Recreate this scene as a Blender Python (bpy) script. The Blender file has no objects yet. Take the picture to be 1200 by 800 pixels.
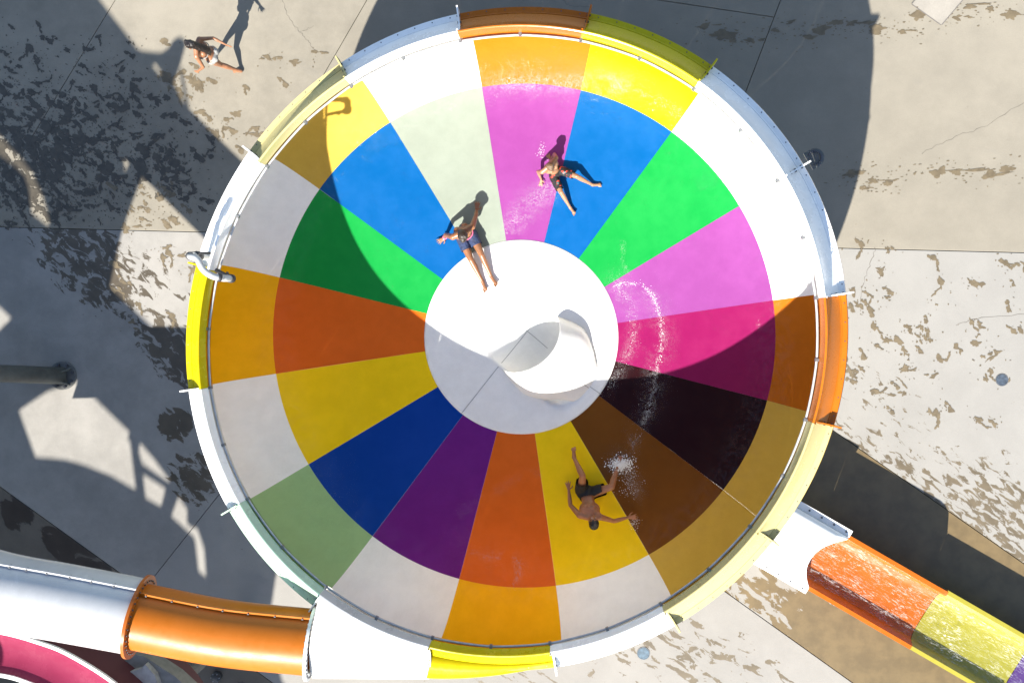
import bpy, bmesh, math, random
from mathutils import Vector, Matrix, noise
random.seed(7)
R = math.radians
S = bpy.context.scene
COL = S.collection

# ------------------------------------------------------------------ camera, sky, sun, exposure
CAM_H, CF, TX, TY = 18.46, 1101.3, -0.0344, 0.0758
cam = bpy.data.cameras.new('camera'); camo = bpy.data.objects.new('camera', cam)
COL.objects.link(camo); S.camera = camo
cam.sensor_width = 36; cam.lens = 36 * CF / 1200.0
cam.clip_start = .1; cam.clip_end = 2000
camo.location = (0, 0, CAM_H); camo.rotation_euler = (TX, TY, 0)

SUN_AZ, SUN_COT = 0.3283, 1.1171
SUN_EL = math.atan(1 / SUN_COT)
U = Vector((math.sin(SUN_AZ), math.cos(SUN_AZ), 0))          # the way shadows fall on the ground
world = bpy.data.worlds.new('World'); S.world = world; world.use_nodes = True
wn = world.node_tree.nodes; bg = wn['Background']
sky = wn.new('ShaderNodeTexSky'); sky.sky_type = 'NISHITA'; sky.sun_disc = False
sky.sun_elevation = SUN_EL; sky.sun_rotation = SUN_AZ + math.pi
sky.air_density = 1.0; sky.dust_density = .6
world.node_tree.links.new(sky.outputs[0], bg.inputs[0]); bg.inputs[1].default_value = 0.075
sl = bpy.data.lights.new('sun', 'SUN'); sl.energy = 4.0; sl.angle = R(.5); sl.color = (1, .95, .86)
so = bpy.data.objects.new('sun', sl); COL.objects.link(so)
so.rotation_euler = (U * math.cos(SUN_EL) + Vector((0, 0, -math.sin(SUN_EL)))).to_track_quat('-Z', 'Y').to_euler()
so.location = (-5, -15, 20)
S.view_settings.view_transform = 'Standard'; S.view_settings.look = 'None'
S.view_settings.exposure = 1.84; S.view_settings.gamma = 1
S.render.engine = 'CYCLES'
S.cycles.max_bounces = 14; S.cycles.diffuse_bounces = 12; S.cycles.transparent_max_bounces = 12

def P(x, y, z=0.0):                       # a point of the survey photograph (1200 x 800) laid on the level z
    v = Vector(((x - 600) / CF, -(y - 400) / CF, -1))
    v = Matrix.Rotation(TY, 3, 'Y') @ (Matrix.Rotation(TX, 3, 'X') @ v)
    t = (z - CAM_H) / v.z
    return Vector((v.x * t, v.y * t, z))

# ------------------------------------------------------------------ object helpers
def obj(name, bm, mat, parent=None, smooth=False):
    me = bpy.data.meshes.new(name)
    bm.normal_update(); bm.to_mesh(me); bm.free()
    return objm(name, me, mat, parent, smooth)
def objm(name, me, mat, parent=None, smooth=False):
    me.materials.clear(); me.materials.append(mat)
    if smooth:
        for p in me.polygons: p.use_smooth = True
    o = bpy.data.objects.new(name, me); COL.objects.link(o)
    if parent is not None:
        o.parent = parent
        o.matrix_parent_inverse = Matrix.Translation(-world_loc(parent))
    return o
def world_loc(o):
    return Vector(o.get('_base', (0, 0, 0)))
def thing(name, label, cat, loc, group=None):
    o = bpy.data.objects.new(name, None); COL.objects.link(o); o.location = loc
    o.empty_display_size = .2
    o['label'] = label; o['category'] = cat
    if group: o['group'] = group
    o['_base'] = tuple(loc)
    return o
def tag(o, label, cat, group=None):
    o['label'] = label; o['category'] = cat
    if group: o['group'] = group
    return o
def kind(o, k): o['kind'] = k; return o

def autosmooth(o, ang=35):
    for p in o.data.polygons: p.use_smooth = True
    bm = bmesh.new(); bm.from_mesh(o.data)
    for e in bm.edges:
        if len(e.link_faces) == 2 and e.calc_face_angle(0) > R(ang): e.smooth = False
    bm.to_mesh(o.data); bm.free()
    return o

def grid(bm, rows, close_u=False, close_v=False):
    V = [[bm.verts.new(p) for p in r] for r in rows]
    n, m = len(V), len(V[0])
    for i in range(n if close_u else n - 1):
        for j in range(m if close_v else m - 1):
            a, b = V[i][j], V[i][(j + 1) % m]; c, d = V[(i + 1) % n][(j + 1) % m], V[(i + 1) % n][j]
            try: bm.faces.new((a, b, c, d))
            except ValueError: pass
    return V
def prism(bm, pts, z0, z1):
    """closed prism over a polygon pts (list of 2-vectors)"""
    a = [bm.verts.new((p[0], p[1], z0)) for p in pts]; b = [bm.verts.new((p[0], p[1], z1)) for p in pts]
    n = len(pts)
    bm.faces.new(b); bm.faces.new(a[::-1])
    for i in range(n): bm.faces.new((a[i], a[(i + 1) % n], b[(i + 1) % n], b[i]))
def box(bm, c, size, rot=0.0):
    m = Matrix.Translation(c) @ Matrix.Rotation(rot, 4, 'Z') @ Matrix.Diagonal((*size, 1))
    bmesh.ops.create_cube(bm, size=1, matrix=m)
def frame_of(t):
    t = t.normalized(); up = Vector((0, 0, 1)) if abs(t.z) < .95 else Vector((0, 1, 0))
    s = t.cross(up).normalized(); return s, s.cross(t).normalized()
def tube(bm, pts, rad, n=12, cap=True, closed=False):
    pts = [Vector(p) for p in pts]; rows = []
    for i, p in enumerate(pts):
        if closed: t = pts[(i + 1) % len(pts)] - pts[i - 1]
        else: t = pts[min(i + 1, len(pts) - 1)] - pts[max(i - 1, 0)]
        s, u = frame_of(t)
        r = rad[i] if isinstance(rad, (list, tuple)) else rad
        rows.append([p + s * r * math.cos(2 * math.pi * k / n) + u * r * math.sin(2 * math.pi * k / n) for k in range(n)])
    V = grid(bm, rows, close_u=closed, close_v=True)
    if cap and not closed:
        bm.faces.new(V[0][::-1]); bm.faces.new(V[-1])
def cyl(bm, c, r, h, n=16, axis=None):
    a = Vector(axis) if axis else Vector((0, 0, 1))
    c = Vector(c); tube(bm, [c, c + a.normalized() * h], r, n)
def spline(pts, n=8):
    pts = [Vector(p) for p in pts]; out = []
    for i in range(len(pts) - 1):
        p0 = pts[i - 1] if i else pts[0] * 2 - pts[1]
        p1, p2 = pts[i], pts[i + 1]
        p3 = pts[i + 2] if i + 2 < len(pts) else p2 * 2 - p1
        for k in range(n):
            t = k / n
            out.append(.5 * ((2 * p1) + (p2 - p0) * t + (2 * p0 - 5 * p1 + 4 * p2 - p3) * t * t + (3 * p1 - p0 - 3 * p2 + p3) * t ** 3))
    out.append(pts[-1]); return out

# ------------------------------------------------------------------ materials
class N:
    def __init__(s, name):
        s.m = bpy.data.materials.new(name); s.m.use_nodes = True
        s.t = s.m.node_tree; s.n = s.t.nodes; s.b = s.n['Principled BSDF']; s.out = s.n['Material Output']
        s.tc = s.n.new('ShaderNodeTexCoord')
    def l(s, a, b): s.t.links.new(a, b)
    def mapping(s, scale=(1, 1, 1), rot=(0, 0, 0), loc=(0, 0, 0), src=None):
        if any(rot) and scale != (1, 1, 1): src = s.mapping((1, 1, 1), rot, (0, 0, 0), src); rot = (0, 0, 0)
        m = s.n.new('ShaderNodeMapping'); m.inputs['Scale'].default_value = scale
        m.inputs['Rotation'].default_value = rot; m.inputs['Location'].default_value = loc
        s.l(src or s.tc.outputs['Object'], m.inputs[0]); return m.outputs[0]
    def noise(s, scale, detail=4, rough=.6, vec=None, dist=0):
        t = s.n.new('ShaderNodeTexNoise'); t.inputs['Scale'].default_value = scale
        t.inputs['Detail'].default_value = detail; t.inputs['Roughness'].default_value = rough
        t.inputs['Distortion'].default_value = dist
        s.l(vec or s.tc.outputs['Object'], t.inputs['Vector']); return t.outputs['Fac']
    def math(s, op, a, b=None, c=None, clamp=False):
        m = s.n.new('ShaderNodeMath'); m.operation = op; m.use_clamp = clamp
        for i, v in enumerate((a, b, c)):
            if v is None: continue
            if isinstance(v, (int, float)): m.inputs[i].default_value = v
            else: s.l(v, m.inputs[i])
        return m.outputs[0]
    def ramp(s, v, a, b, lo=0.0, hi=1.0, smooth=True):
        m = s.n.new('ShaderNodeMapRange'); m.interpolation_type = 'SMOOTHSTEP' if smooth else 'LINEAR'
        for i, x in enumerate((a, b, lo, hi)): m.inputs[i + 1].default_value = x
        s.l(v, m.inputs[0]); return m.outputs[0]
    def mix(s, f, a, b, mode='MIX'):
        m = s.n.new('ShaderNodeMix'); m.data_type = 'RGBA'; m.blend_type = mode
        for i, v in ((0, f), (6, a), (7, b)):
            if isinstance(v, (int, float)): m.inputs[i].default_value = v
            elif isinstance(v, (tuple, list)): m.inputs[i].default_value = (*v[:3], 1)
            else: s.l(v, m.inputs[i])
        return m.outputs[2]
    def bump(s, h, strength=.3, dist=.02):
        b = s.n.new('ShaderNodeBump'); b.inputs['Strength'].default_value = strength; b.inputs['Distance'].default_value = dist
        s.l(h, b.inputs['Height']); s.l(b.outputs[0], s.b.inputs['Normal']); return b.outputs[0]

def fiberglass(name, c, rough=.28, trans=0.0, wet=0.0, spec=.30):
    """glossy gel coat; faint wear, running water where wet, light shining through thin shells when trans"""
    n = N(name)
    big = n.noise(.7, 5, .6); fine = n.noise(70, 2, .7); scr = n.noise(4, 5, .7, n.mapping((1, 1, .3)))
    f = n.math('ADD', n.math('MULTIPLY', big, .5), n.math('MULTIPLY', scr, .5))
    col = n.mix(n.ramp(f, .34, .66), tuple(x * .93 for x in c), tuple(min(.86, x * 1.04 + .003) for x in c))
    col = n.mix(n.math('MULTIPLY', n.ramp(fine, .3, .7), .08), col, tuple(x * .6 for x in c))
    n.l(col, n.b.inputs['Base Color'])
    n.l(n.ramp(f, .35, .65, max(.08, rough - .06), rough + .10), n.b.inputs['Roughness'])
    n.b.inputs['IOR'].default_value = 1.45; n.b.inputs['Specular IOR Level'].default_value = spec
    if wet:
        sep = n.n.new('ShaderNodeSeparateXYZ'); n.l(n.tc.outputs['Object'], sep.inputs[0])
        dx = n.math('ADD', sep.outputs[0], 1.09); dy = n.math('ADD', sep.outputs[1], .49)
        r = n.math('SQRT', n.math('ADD', n.math('MULTIPLY', dx, dx), n.math('MULTIPLY', dy, dy)))
        w1 = n.noise(5.5, 7, .72, dist=1.2); w2 = n.noise(1.1, 4, .6)
        run = n.math('MULTIPLY', n.math('MULTIPLY', n.ramp(r, 3.75, 4.1), n.ramp(r, 4.40, 4.72, 1, 0)), n.ramp(n.noise(6, 7, .72, dist=1.5), .44, .56, 0, .65))
        film = n.math('MULTIPLY', n.ramp(w2, .48, .62), .06)
        h = n.math('MULTIPLY', w1, n.ramp(w2, .35, .7, .25, 1))
        b = n.n.new('ShaderNodeBump'); b.inputs['Strength'].default_value = wet * 2.2; b.inputs['Distance'].default_value = .05
        n.l(h, b.inputs['Height'])
        n.l(n.math('MAXIMUM', run, film), n.b.inputs['Coat Weight']); n.b.inputs['Coat Roughness'].default_value = .10
        n.b.inputs['Coat IOR'].default_value = 1.33
        n.l(b.outputs[0], n.b.inputs['Coat Normal'])
        n.bump(h, wet * .25, .01)
    else:
        n.bump(n.noise(2.2, 3, .5), .08, .01)
    if trans:
        t = n.n.new('ShaderNodeBsdfTranslucent'); n.l(col, t.inputs[0])
        mx = n.n.new('ShaderNodeMixShader'); mx.inputs[0].default_value = trans
        n.l(n.b.outputs[0], mx.inputs[1]); n.l(t.outputs[0], mx.inputs[2]); n.l(mx.outputs[0], n.out.inputs[0])
    return n.m
def plain(name, c, rough=.5, metal=0.0, var=.15, scale=8, bump=0.0):
    n = N(name); f = n.noise(scale, 5, .6)
    n.l(n.mix(n.ramp(f, .3, .7), tuple(x * (1 - var) for x in c), tuple(min(.9, x * (1 + var)) for x in c)), n.b.inputs['Base Color'])
    n.b.inputs['Roughness'].default_value = rough; n.b.inputs['Metallic'].default_value = metal
    if bump: n.bump(n.noise(scale * 4, 4, .6), bump, .01)
    return n.m

def concrete(name, dry, wetc, regions=(), rot=0.0, stretch=(1, 2.2), thr=.62, gain=.42, base_wet=0.0, sharp=.03, nscale=2.2, mott=.13):
    """brushed concrete; regions = soft ellipses (x, y, rx, ry, turn, weight) where splashed water has soaked in"""
    n = N(name); sep = n.n.new('ShaderNodeSeparateXYZ'); n.l(n.tc.outputs['Object'], sep.inputs[0])
    big = n.noise(.28, 5, .6); mid = n.noise(1.7, 6, .7); fine = n.noise(45, 3, .75)
    f = n.math('ADD', n.math('MULTIPLY', big, .55), n.math('MULTIPLY', mid, .45))
    a = tuple(x * (1 - mott * 1.6) for x in dry); b = tuple(x * (1 + mott) for x in dry)
    col = n.mix(n.ramp(f, .34, .66), a, b)
    col = n.mix(n.math('MULTIPLY', n.ramp(fine, .35, .75), .16), col, tuple(x * .5 for x in dry))
    spots = n.ramp(n.noise(7, 3, .55), .70, .78)
    col = n.mix(n.math('MULTIPLY', spots, .22), col, tuple(x * .45 for x in dry))
    smear = n.math('MULTIPLY', n.ramp(n.noise(.55, 6, .65, n.mapping((1, 2.4, 1), (0, 0, .5)), 1.0), .58, .76), .20)
    col = n.mix(smear, col, tuple(x * .62 for x in (dry[1], dry[1], dry[1])))
    mask = None
    for (x, y, rx, ry, t, w) in regions:
        dx = n.math('SUBTRACT', sep.outputs[0], x); dy = n.math('SUBTRACT', sep.outputs[1], y)
        c_, s_ = math.cos(t), math.sin(t)
        u = n.math('ADD', n.math('MULTIPLY', dx, c_ / rx), n.math('MULTIPLY', dy, s_ / rx))
        v = n.math('ADD', n.math('MULTIPLY', dx, -s_ / ry), n.math('MULTIPLY', dy, c_ / ry))
        d = n.math('ADD', n.math('MULTIPLY', u, u), n.math('MULTIPLY', v, v))
        k = n.ramp(d, 0, 1.6, w, 0)
        mask = k if mask is None else n.math('MAXIMUM', mask, k)
    vec = n.mapping((stretch[0], stretch[1], 1), (0, 0, rot))
    nz = n.noise(nscale, 7, .62, vec, .6)
    val = n.math('ADD', nz, n.math('MULTIPLY', mask, gain) if mask is not None else 0.0)
    wet = n.ramp(n.math('ADD', val, base_wet), thr, thr + sharp)
    wc = n.mix(n.ramp(n.noise(3, 4, .6), .3, .7), tuple(x * .82 for x in wetc), tuple(x * 1.12 for x in wetc))
    n.l(n.mix(wet, col, wc), n.b.inputs['Base Color'])
    n.l(n.ramp(wet, 0, 1, .85, .42), n.b.inputs['Roughness'])
    n.bump(n.math('ADD', mid, n.math('MULTIPLY', fine, .5)), .18, .01)
    return n.m

PAL = dict(
    white=(.82, .82, .80), cream=(.215, .245, .205), amber=(.82, .41, .004), tangerine=(.42, .115, .005), yellow=(.48, .40, .002),
    straw=(.53, .345, .055), palestraw=(.46, .40, .18), magenta=(.205, .041, .195), violet=(.215, .048, .208), blue=(.001, .076, .25),
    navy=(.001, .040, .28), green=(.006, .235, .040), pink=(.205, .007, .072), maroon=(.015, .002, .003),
    brown=(.14, .048, .003), orange=(.62, .115, .008), purple=(.13, .012, .19), mint=(.30, .47, .22), palemint=(.40, .56, .42), lemon=(.82, .55, .002))
_mc = {}
def fg(key, use):
    k = (key, use)
    if k not in _mc:
        kw = dict(floor=dict(rough=.34, wet=.30, spec=.10), wall=dict(rough=.5, spec=.05, wet=.30), shell=dict(rough=.4, trans=.75), rim=dict(rough=.24), tube=dict(rough=.2))[use]
        _mc[k] = fiberglass(use + '_' + key, PAL[key], **kw)
    return _mc[k]
M_bolt = plain('bolt_steel', (.10, .10, .11), .45, .6)
M_steel = plain('painted_grey_steel', (0.0848, 0.0896, 0.0848), .5, 0, .2, 6)
M_galv = plain('galvanised_steel', (0.222, 0.227, 0.232), .4, .7, .15, 12)
M_pipe = plain('white_pvc', (0.38, 0.38, 0.38), .35)
M_dark = plain('dark_rubber', (.025, .025, .028), .6)
M_foam = plain('foam', (.85, .86, .87), .5, 0, .05)

# ------------------------------------------------------------------ ground and concrete slabs
M_joint = plain('joint_filler', (.03, .028, .026), .9, 0, .3, 5)
bm = bmesh.new()
rows = [[Vector((x, y, -.04)) for x in (-600, -60, 0, 60, 600)] for y in (-600, -60, 0, 60, 600)]
grid(bm, rows)
kind(obj('ground', bm, M_joint), 'structure')

def w2(x, y): p = P(x, y); return Vector((p.x, p.y))
def side(poly, a, b, keep, gap=.006):
    """keep the part of poly left (keep=1) or right (keep=-1) of the joint a-b, set back by half the joint"""
    d = (b - a).normalized(); nrm = Vector((-d.y, d.x)) * keep; a = a + nrm * gap
    out = []
    for i in range(len(poly)):
        p, q = poly[i], poly[(i + 1) % len(poly)]
        sp, sq = (p - a).dot(nrm), (q - a).dot(nrm)
        if sp >= 0: out.append(p)
        if (sp >= 0) != (sq >= 0): out.append(p + (q - p) * (sp / (sp - sq)))
    return out
J1 = (w2(0, 266), w2(1200, 296)); J2 = (w2(0, 222), w2(135, 0)); J3 = (w2(375, 95), w2(430, 0)); J4 = (w2(873, 110), w2(915, 0))
J5 = (w2(770, 0), w2(905, 20)); J6 = (w2(985, 510), w2(1200, 660)); J7 = (w2(860, 700), w2(1000, 800)); J8 = (w2(0, 570), w2(160, 685))
J9 = (w2(180, 676), w2(218, 628))
BIG = [Vector(v) for v in ((-70, -70), (70, -70), (70, 70), (-70, 70))]
up = side(BIG, *J1, 1); lo = side(BIG, *J1, -1)
pieces = {}
pieces['far_left'] = side(up, *J2, 1)
u2 = side(up, *J2, -1); pieces['walk'] = side(u2, *J3, 1); u3 = side(u2, *J3, -1)
u34 = side(u3, *J4, 1); pieces['top'] = side(u34, *J5, 1); pieces['mid'] = side(u34, *J5, -1); pieces['right'] = side(u3, *J4, -1)
pieces['east'] = side(lo, *J6, 1); l2 = side(lo, *J6, -1)
pieces['strip'] = side(l2, *J7, 1); l3 = side(l2, *J7, -1)
pieces['wetcorner'] = side(l3, *J8, -1); l4 = side(l3, *J8, 1)
pieces['court'] = side(l4, *J9, 1); pieces['court_b'] = side(l4, *J9, -1)

def reg(x, y, rx, ry, t, w): p = P(x, y); return (p.x, p.y, rx / 59.0, ry / 59.0, R(-t), w)
BEIGE = (0.205, 0.184, 0.145); PALE = (0.231, 0.219, 0.199); WETB = (0.109, 0.0856, 0.053); WETD = (0.0692, 0.0553, 0.0369)
M_up = concrete('beige_concrete', BEIGE, WETD, [reg(30, 212, 140, 85, 20, .34), reg(60, 130, 150, 60, 20, .12), reg(190, 230, 90, 50, 40, .12)], R(35), (1, 1.7), .78, .5, 0, .05, 4.6)
M_r = concrete('beige_concrete_right', BEIGE, WETB, [], R(5), (.6, 3), .80, .3, 0, .02, 2.4, .08)
M_court = concrete('court_concrete', PALE, WETD, [reg(105, 305, 110, 60, 40, .75), reg(205, 410, 75, 40, 45, .85), reg(165, 320, 80, 45, 45, .55), reg(200, 330, 60, 60, 45, .45),
                   reg(205, 497, 26, 24, 0, 1.0), reg(228, 560, 40, 40, 60, .75), reg(265, 645, 45, 45, 20, .62), reg(30, 440, 18, 70, 0, .1), reg(255, 590, 30, 60, 20, .4)],
                   R(40), (1, 2.0), .80, .5, 0, .05, 3.4)
M_east = concrete('splashed_concrete', (0.231, 0.221, 0.201), WETB, [reg(1090, 600, 260, 60, 35, .75), reg(1180, 640, 160, 110, 35, .8), reg(1040, 500, 130, 70, 55, .50), reg(1080, 440, 130, 90, 45, .28), reg(1190, 500, 60, 60, 40, .4)],
                  R(38), (1, 2.6), .80, .42, 0, .045, 3.5, .05)
M_strip = concrete('wet_strip_concrete', (0.231, 0.217, 0.193), (0.125, 0.0878, 0.0392), [reg(1060, 800, 190, 62, 35, 1.0), reg(1120, 610, 260, 110, 35, 1.8), reg(900, 690, 70, 50, 35, .42)],
                   R(38), (1, 2.4), .72, .5, .02, .02, 2.2, .06)
M_south = concrete('south_concrete', (0.231, 0.219, 0.199), WETB, [reg(800, 770, 190, 60, 20, .45), reg(600, 795, 140, 25, 0, .35)], R(30), (1, 2.2), .72, .4, 0, .02, 2.4, .06)
M_wc = concrete('soaked_concrete', (0.106, 0.0896, 0.0686), (0.0317, 0.0238, 0.0185), [reg(20, 600, 26, 30, 0, .8), reg(90, 650, 60, 26, 35, .9), reg(-30, 640, 20, 60, 0, .3), reg(240, 790, 130, 30, 5, .25)], R(38), (1, 1.6), .75, .5, 0, .05, 1.6)
smat = dict(far_left=M_up, walk=M_up, top=M_r, mid=M_r, right=M_r, east=M_east, strip=M_strip, wetcorner=M_wc, court=M_court, court_b=M_south)
pave = bpy.data.objects.new('pavement', None); COL.objects.link(pave); pave['kind'] = 'structure'; pave['_base'] = (0, 0, 0)
for k, poly in pieces.items():
    bm = bmesh.new(); prism(bm, poly, -.2, 0)
    bmesh.ops.bevel(bm, geom=[e for e in bm.edges if all(v.co.z > -.01 for v in e.verts)], offset=.006, segments=1, affect='EDGES')
    obj('concrete_slab', bm, smat[k], pave)

# ------------------------------------------------------------------ bowl
BC = Vector((-1.09, -.49, 0)); OV = .0153
RD, ZD = 1.6925, 2.1588
RW = 4.31
ZS, ZC = 5.3386, 5.565
A0 = R(8.5); DA = R(22.5)
def oval(th, r, z): return 1 + OV * max(0, min(1, (z - 3.0) / 1.5)) * math.cos(2 * (th - math.pi / 4))
def bp(th, r, z): k = oval(th, r, z); return Vector((BC.x + r * k * math.cos(th), BC.y + r * k * math.sin(th), z))
_pf = [(RD, ZD), (2.5, 2.243), (3.3, 2.328), (3.85, 2.40), (4.2875, 2.497), (4.60, 2.62), (4.84, 2.80), (4.98, 3.02), (5.05, 3.35), (5.06, 3.8), (4.99, 4.25), (4.86, 4.54), (4.68, 4.70), (4.50, 4.82), (4.40, 4.97), (4.345, 5.15), (RW, ZS)]
_ps = spline([Vector((r, z, 0)) for r, z in _pf], 6)
floor_prof = [(p.x, p.y) for p in _ps[:4 * 6 + 1]]
wall_prof = [(p.x, p.y) for p in _ps[4 * 6:]]
def floor_z(r):
    for (a, za), (b, zb) in zip(floor_prof + wall_prof[1:14], floor_prof[1:] + wall_prof[1:15]):
        if r <= b: return za + (zb - za) * (r - a) / (b - a)
    return zb
def surf_z(x, y):
    r = math.hypot(x - BC.x, y - BC.y)
    return floor_z(r) if r > RD else ZD - .004 + disc_h(x, y)
def bez(p0, p1, p2, n): return [tuple((1 - t) ** 2 * a + 2 * t * (1 - t) * b + t * t * c for a, b, c in zip(p0, p1, p2)) for t in (i / n for i in range(n + 1))]
RC = 4.3423
cove = bez((RC + .022, ZC - .012), (4.445, 5.155), (4.70, 4.935), 12)
rim_prof = [(RW + .004, ZS + .004), (RW + .018, ZS + .12), (RC - .012, ZC - .008), (RC, ZC), (RC + .014, ZC - .002)] + cove + [(4.705, 4.94), (4.716, 4.935), (4.72, 4.92), (4.725, 4.915), (4.80, 4.905), (4.80, 4.87), (4.72, 4.865)]

bowl = thing('bowl_slide', 'huge round water slide bowl with rainbow coloured wedge panels and white centre', 'water slide', BC)
# colours run counter-clockwise from the boundary at A0
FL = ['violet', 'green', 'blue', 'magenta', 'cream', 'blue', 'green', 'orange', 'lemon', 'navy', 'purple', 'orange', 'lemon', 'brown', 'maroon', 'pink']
WL = ['white', 'white', 'yellow', 'tangerine', 'white', 'straw', 'white', 'amber', 'white', 'mint', 'white', 'amber', 'white', 'straw', 'straw', 'tangerine']
RL = ['white', 'white', 'yellow', 'tangerine', 'white', 'palestraw', 'white', 'yellow', 'white', 'palemint', 'white', 'yellow', 'white', 'palestraw', 'palestraw', 'tangerine']
NAME = dict(white='white', cream='off-white', amber='amber orange', tangerine='amber orange', yellow='bright yellow', straw='straw yellow', palestraw='pale straw yellow', magenta='magenta', violet='violet pink',
            blue='sky blue', navy='navy blue', green='green', pink='crimson pink', maroon='dark maroon', brown='brown', orange='burnt orange', purple='purple', mint='pale green', palemint='very pale green', lemon='golden yellow')
def lathe_sector(prof, th0, th1, nt):
    bm = bmesh.new()
    grid(bm, [[bp(th0 + (th1 - th0) * j / nt, r, z) for j in range(nt + 1)] for r, z in prof])
    bmesh.ops.recalc_face_normals(bm, faces=bm.faces); return bm
g = .00012
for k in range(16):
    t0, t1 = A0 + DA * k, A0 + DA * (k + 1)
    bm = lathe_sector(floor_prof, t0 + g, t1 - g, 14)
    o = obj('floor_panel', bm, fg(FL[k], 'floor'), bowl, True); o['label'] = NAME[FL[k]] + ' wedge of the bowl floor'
    bm = lathe_sector(wall_prof[:27], t0 + g, t1 - g, 14)
    o = obj('wall_panel', bm, fg(WL[k], 'wall'), bowl, True); o['label'] = NAME[WL[k]] + ' panel of the banked bowl wall'
    bm = lathe_sector(wall_prof[26:], t0 + g, t1 - g, 14)
    obj('shell_panel', bm, fg(WL[k], 'shell'), bowl, True)
    if k != 10:
        bm = lathe_sector(rim_prof, t0 + .0004, t1 - .0004, 14)
        o = obj('rim_segment', bm, fg(RL[k], 'rim'), bowl); autosmooth(o, 32); o['label'] = NAME[RL[k]] + ' segment of the outer rim'
    # flange plate at the end t0 of each segment, with its row of bolts
    ca, sa = math.cos(t0), math.sin(t0)
    prof = [(RC + .03, ZC + .03), (RC + .06, ZC - .16), (4.47, 5.22), (4.60, 5.10), (4.76, 5.07), (4.875, 5.05), (4.895, 4.99), (4.86, 4.86), (4.70, 4.83), (4.5, 4.84), (RC + .02, 5.2)]
    bm = bmesh.new(); tn = Vector((-sa, ca, 0)) * .011
    A = [bm.verts.new(bp(t0, r, z) - tn) for r, z in prof]; B = [bm.verts.new(bp(t0, r, z) + tn) for r, z in prof]
    bm.faces.new(A); bm.faces.new(B[::-1])
    for i in range(len(prof)): bm.faces.new((A[i], B[i], B[(i + 1) % len(prof)], A[(i + 1) % len(prof)]))
    bmesh.ops.recalc_face_normals(bm, faces=bm.faces)
    fl = obj('flange', bm, fg(RL[k], 'rim'), bowl)
    bm = bmesh.new()
    for r, z in ((4.42, 5.27), (4.475, 5.16), (4.55, 5.08), (4.64, 5.025), (4.74, 5.00)):
        for s in (1, -1):
            c = bp(t0, r, z) + tn * s; cyl(bm, c, .016, .014, 7, (-sa * s, ca * s, .35))
    kind(obj('bolts', bm, M_bolt, fl), 'stuff')
# spray pipe along the joint of wall and rim, sagging a little between its clips
bm = bmesh.new(); pts = []
for i in range(192):
    th = 2 * math.pi * i / 192; ph = ((th - A0) / DA * 2) % 1
    pts.append(bp(th, RW - .022 - .006 * math.sin(th * 5), ZS - .012 - .02 * math.sin(ph * math.pi)))
tube(bm, pts, .017, 8, closed=True); pipe = obj('spray_pipe', bm, M_pipe, bowl, True)
bm = bmesh.new()
for i in range(32):
    th = A0 + DA * i / 2; box(bm, bp(th, RW - .02, ZS - .012), (.05, .04, .05), th)
kind(obj('pipe_clips', bm, M_galv, pipe), 'stuff')
# bolts along the outer lip
bm = bmesh.new()
for i in range(16 * 7):
    th = A0 + DA * (i + .5) / 7; cyl(bm, bp(th, 4.765, 4.90), .010, .012, 6)
kind(obj('lip_bolts', bm, M_bolt, bowl), 'stuff')

# centre disc with the exit hood: the floor dips under a scoop that opens up-left
AX = Vector((.80, -.60, 0)).normalized(); AP = Vector((-AX.y, AX.x, 0))
HM = P(622, 404, 2.3); HM.z = 0                                # middle of the mouth
def disc_h(x, y):
    d = Vector((x, y, 0)) - HM; u, v = d.dot(AX), d.dot(AP)
    r = math.hypot(x - BC.x, y - BC.y)
    cone = .10 * min(0, (r - RD)) * .5
    f = max(0, min(1, (u + .95) / 1.15)); f = f * f * (3 - 2 * f)
    e = max(0, 1 - (v / .62) ** 2) if abs(v) < .62 else 0
    e = e ** .8
    back = max(0, min(1, (1.25 - u) / .5))
    edge = max(0, min(1, (RD - .1 - r) / .35))
    return cone - .62 * f * e * back * edge
bm = bmesh.new()
NR, NT = 40, 128
rows = [[Vector((BC.x + RD * (i / NR) * math.cos(2 * math.pi * j / NT), BC.y + RD * (i / NR) * math.sin(2 * math.pi * j / NT), 0)) for j in range(NT)] for i in range(1, NR + 1)]
for r_ in rows:
    for p in r_: p.z = ZD - .004 + disc_h(p.x, p.y)
V = grid(bm, rows, close_v=True)
cz = bm.verts.new((BC.x, BC.y, ZD - .004 + disc_h(BC.x, BC.y)))
for j in range(NT): bm.faces.new((cz, V[0][j], V[0][(j + 1) % NT]))
rim_low = [bm.verts.new(v.co + Vector((0, 0, -.06))) for v in V[-1]]
for j in range(NT): bm.faces.new((V[-1][j], rim_low[j], rim_low[(j + 1) % NT], V[-1][(j + 1) % NT]))
bmesh.ops.recalc_face_normals(bm, faces=bm.faces)
M_disc = fiberglass('floor_white', PAL['white'], rough=.34)
disc = obj('centre_disc', bm, M_disc, bowl, True); disc['label'] = 'white round centre disc that dips into the exit hole'
def hood_pt(s, a, off=0.0):
    u = -.02 + 1.32 * s
    w = .67 + .10 * math.sin(min(1, s * 1.25) * math.pi) - .36 * max(0, s - .35) ** 1.4 / .52
    h = (.60 * (1 - s ** 1.7) + .015) + off
    w += off
    lean = .40 * math.sin(a) ** 1.3 * (1 - s) ** 1.5 if math.sin(a) > 0 else 0
    q = HM + AX * (u + lean + .10 * math.cos(a) * (1 - s)) + AP * w * math.cos(a)
    z0 = ZD + .10 * min(0, (math.hypot(q.x - BC.x, q.y - BC.y) - RD)) * .5 - .06
    q.z = z0 + h * math.sin(a) ** .85 if math.sin(a) > 0 else z0
    return q
bm = bmesh.new(); ns, na = 26, 36
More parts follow.
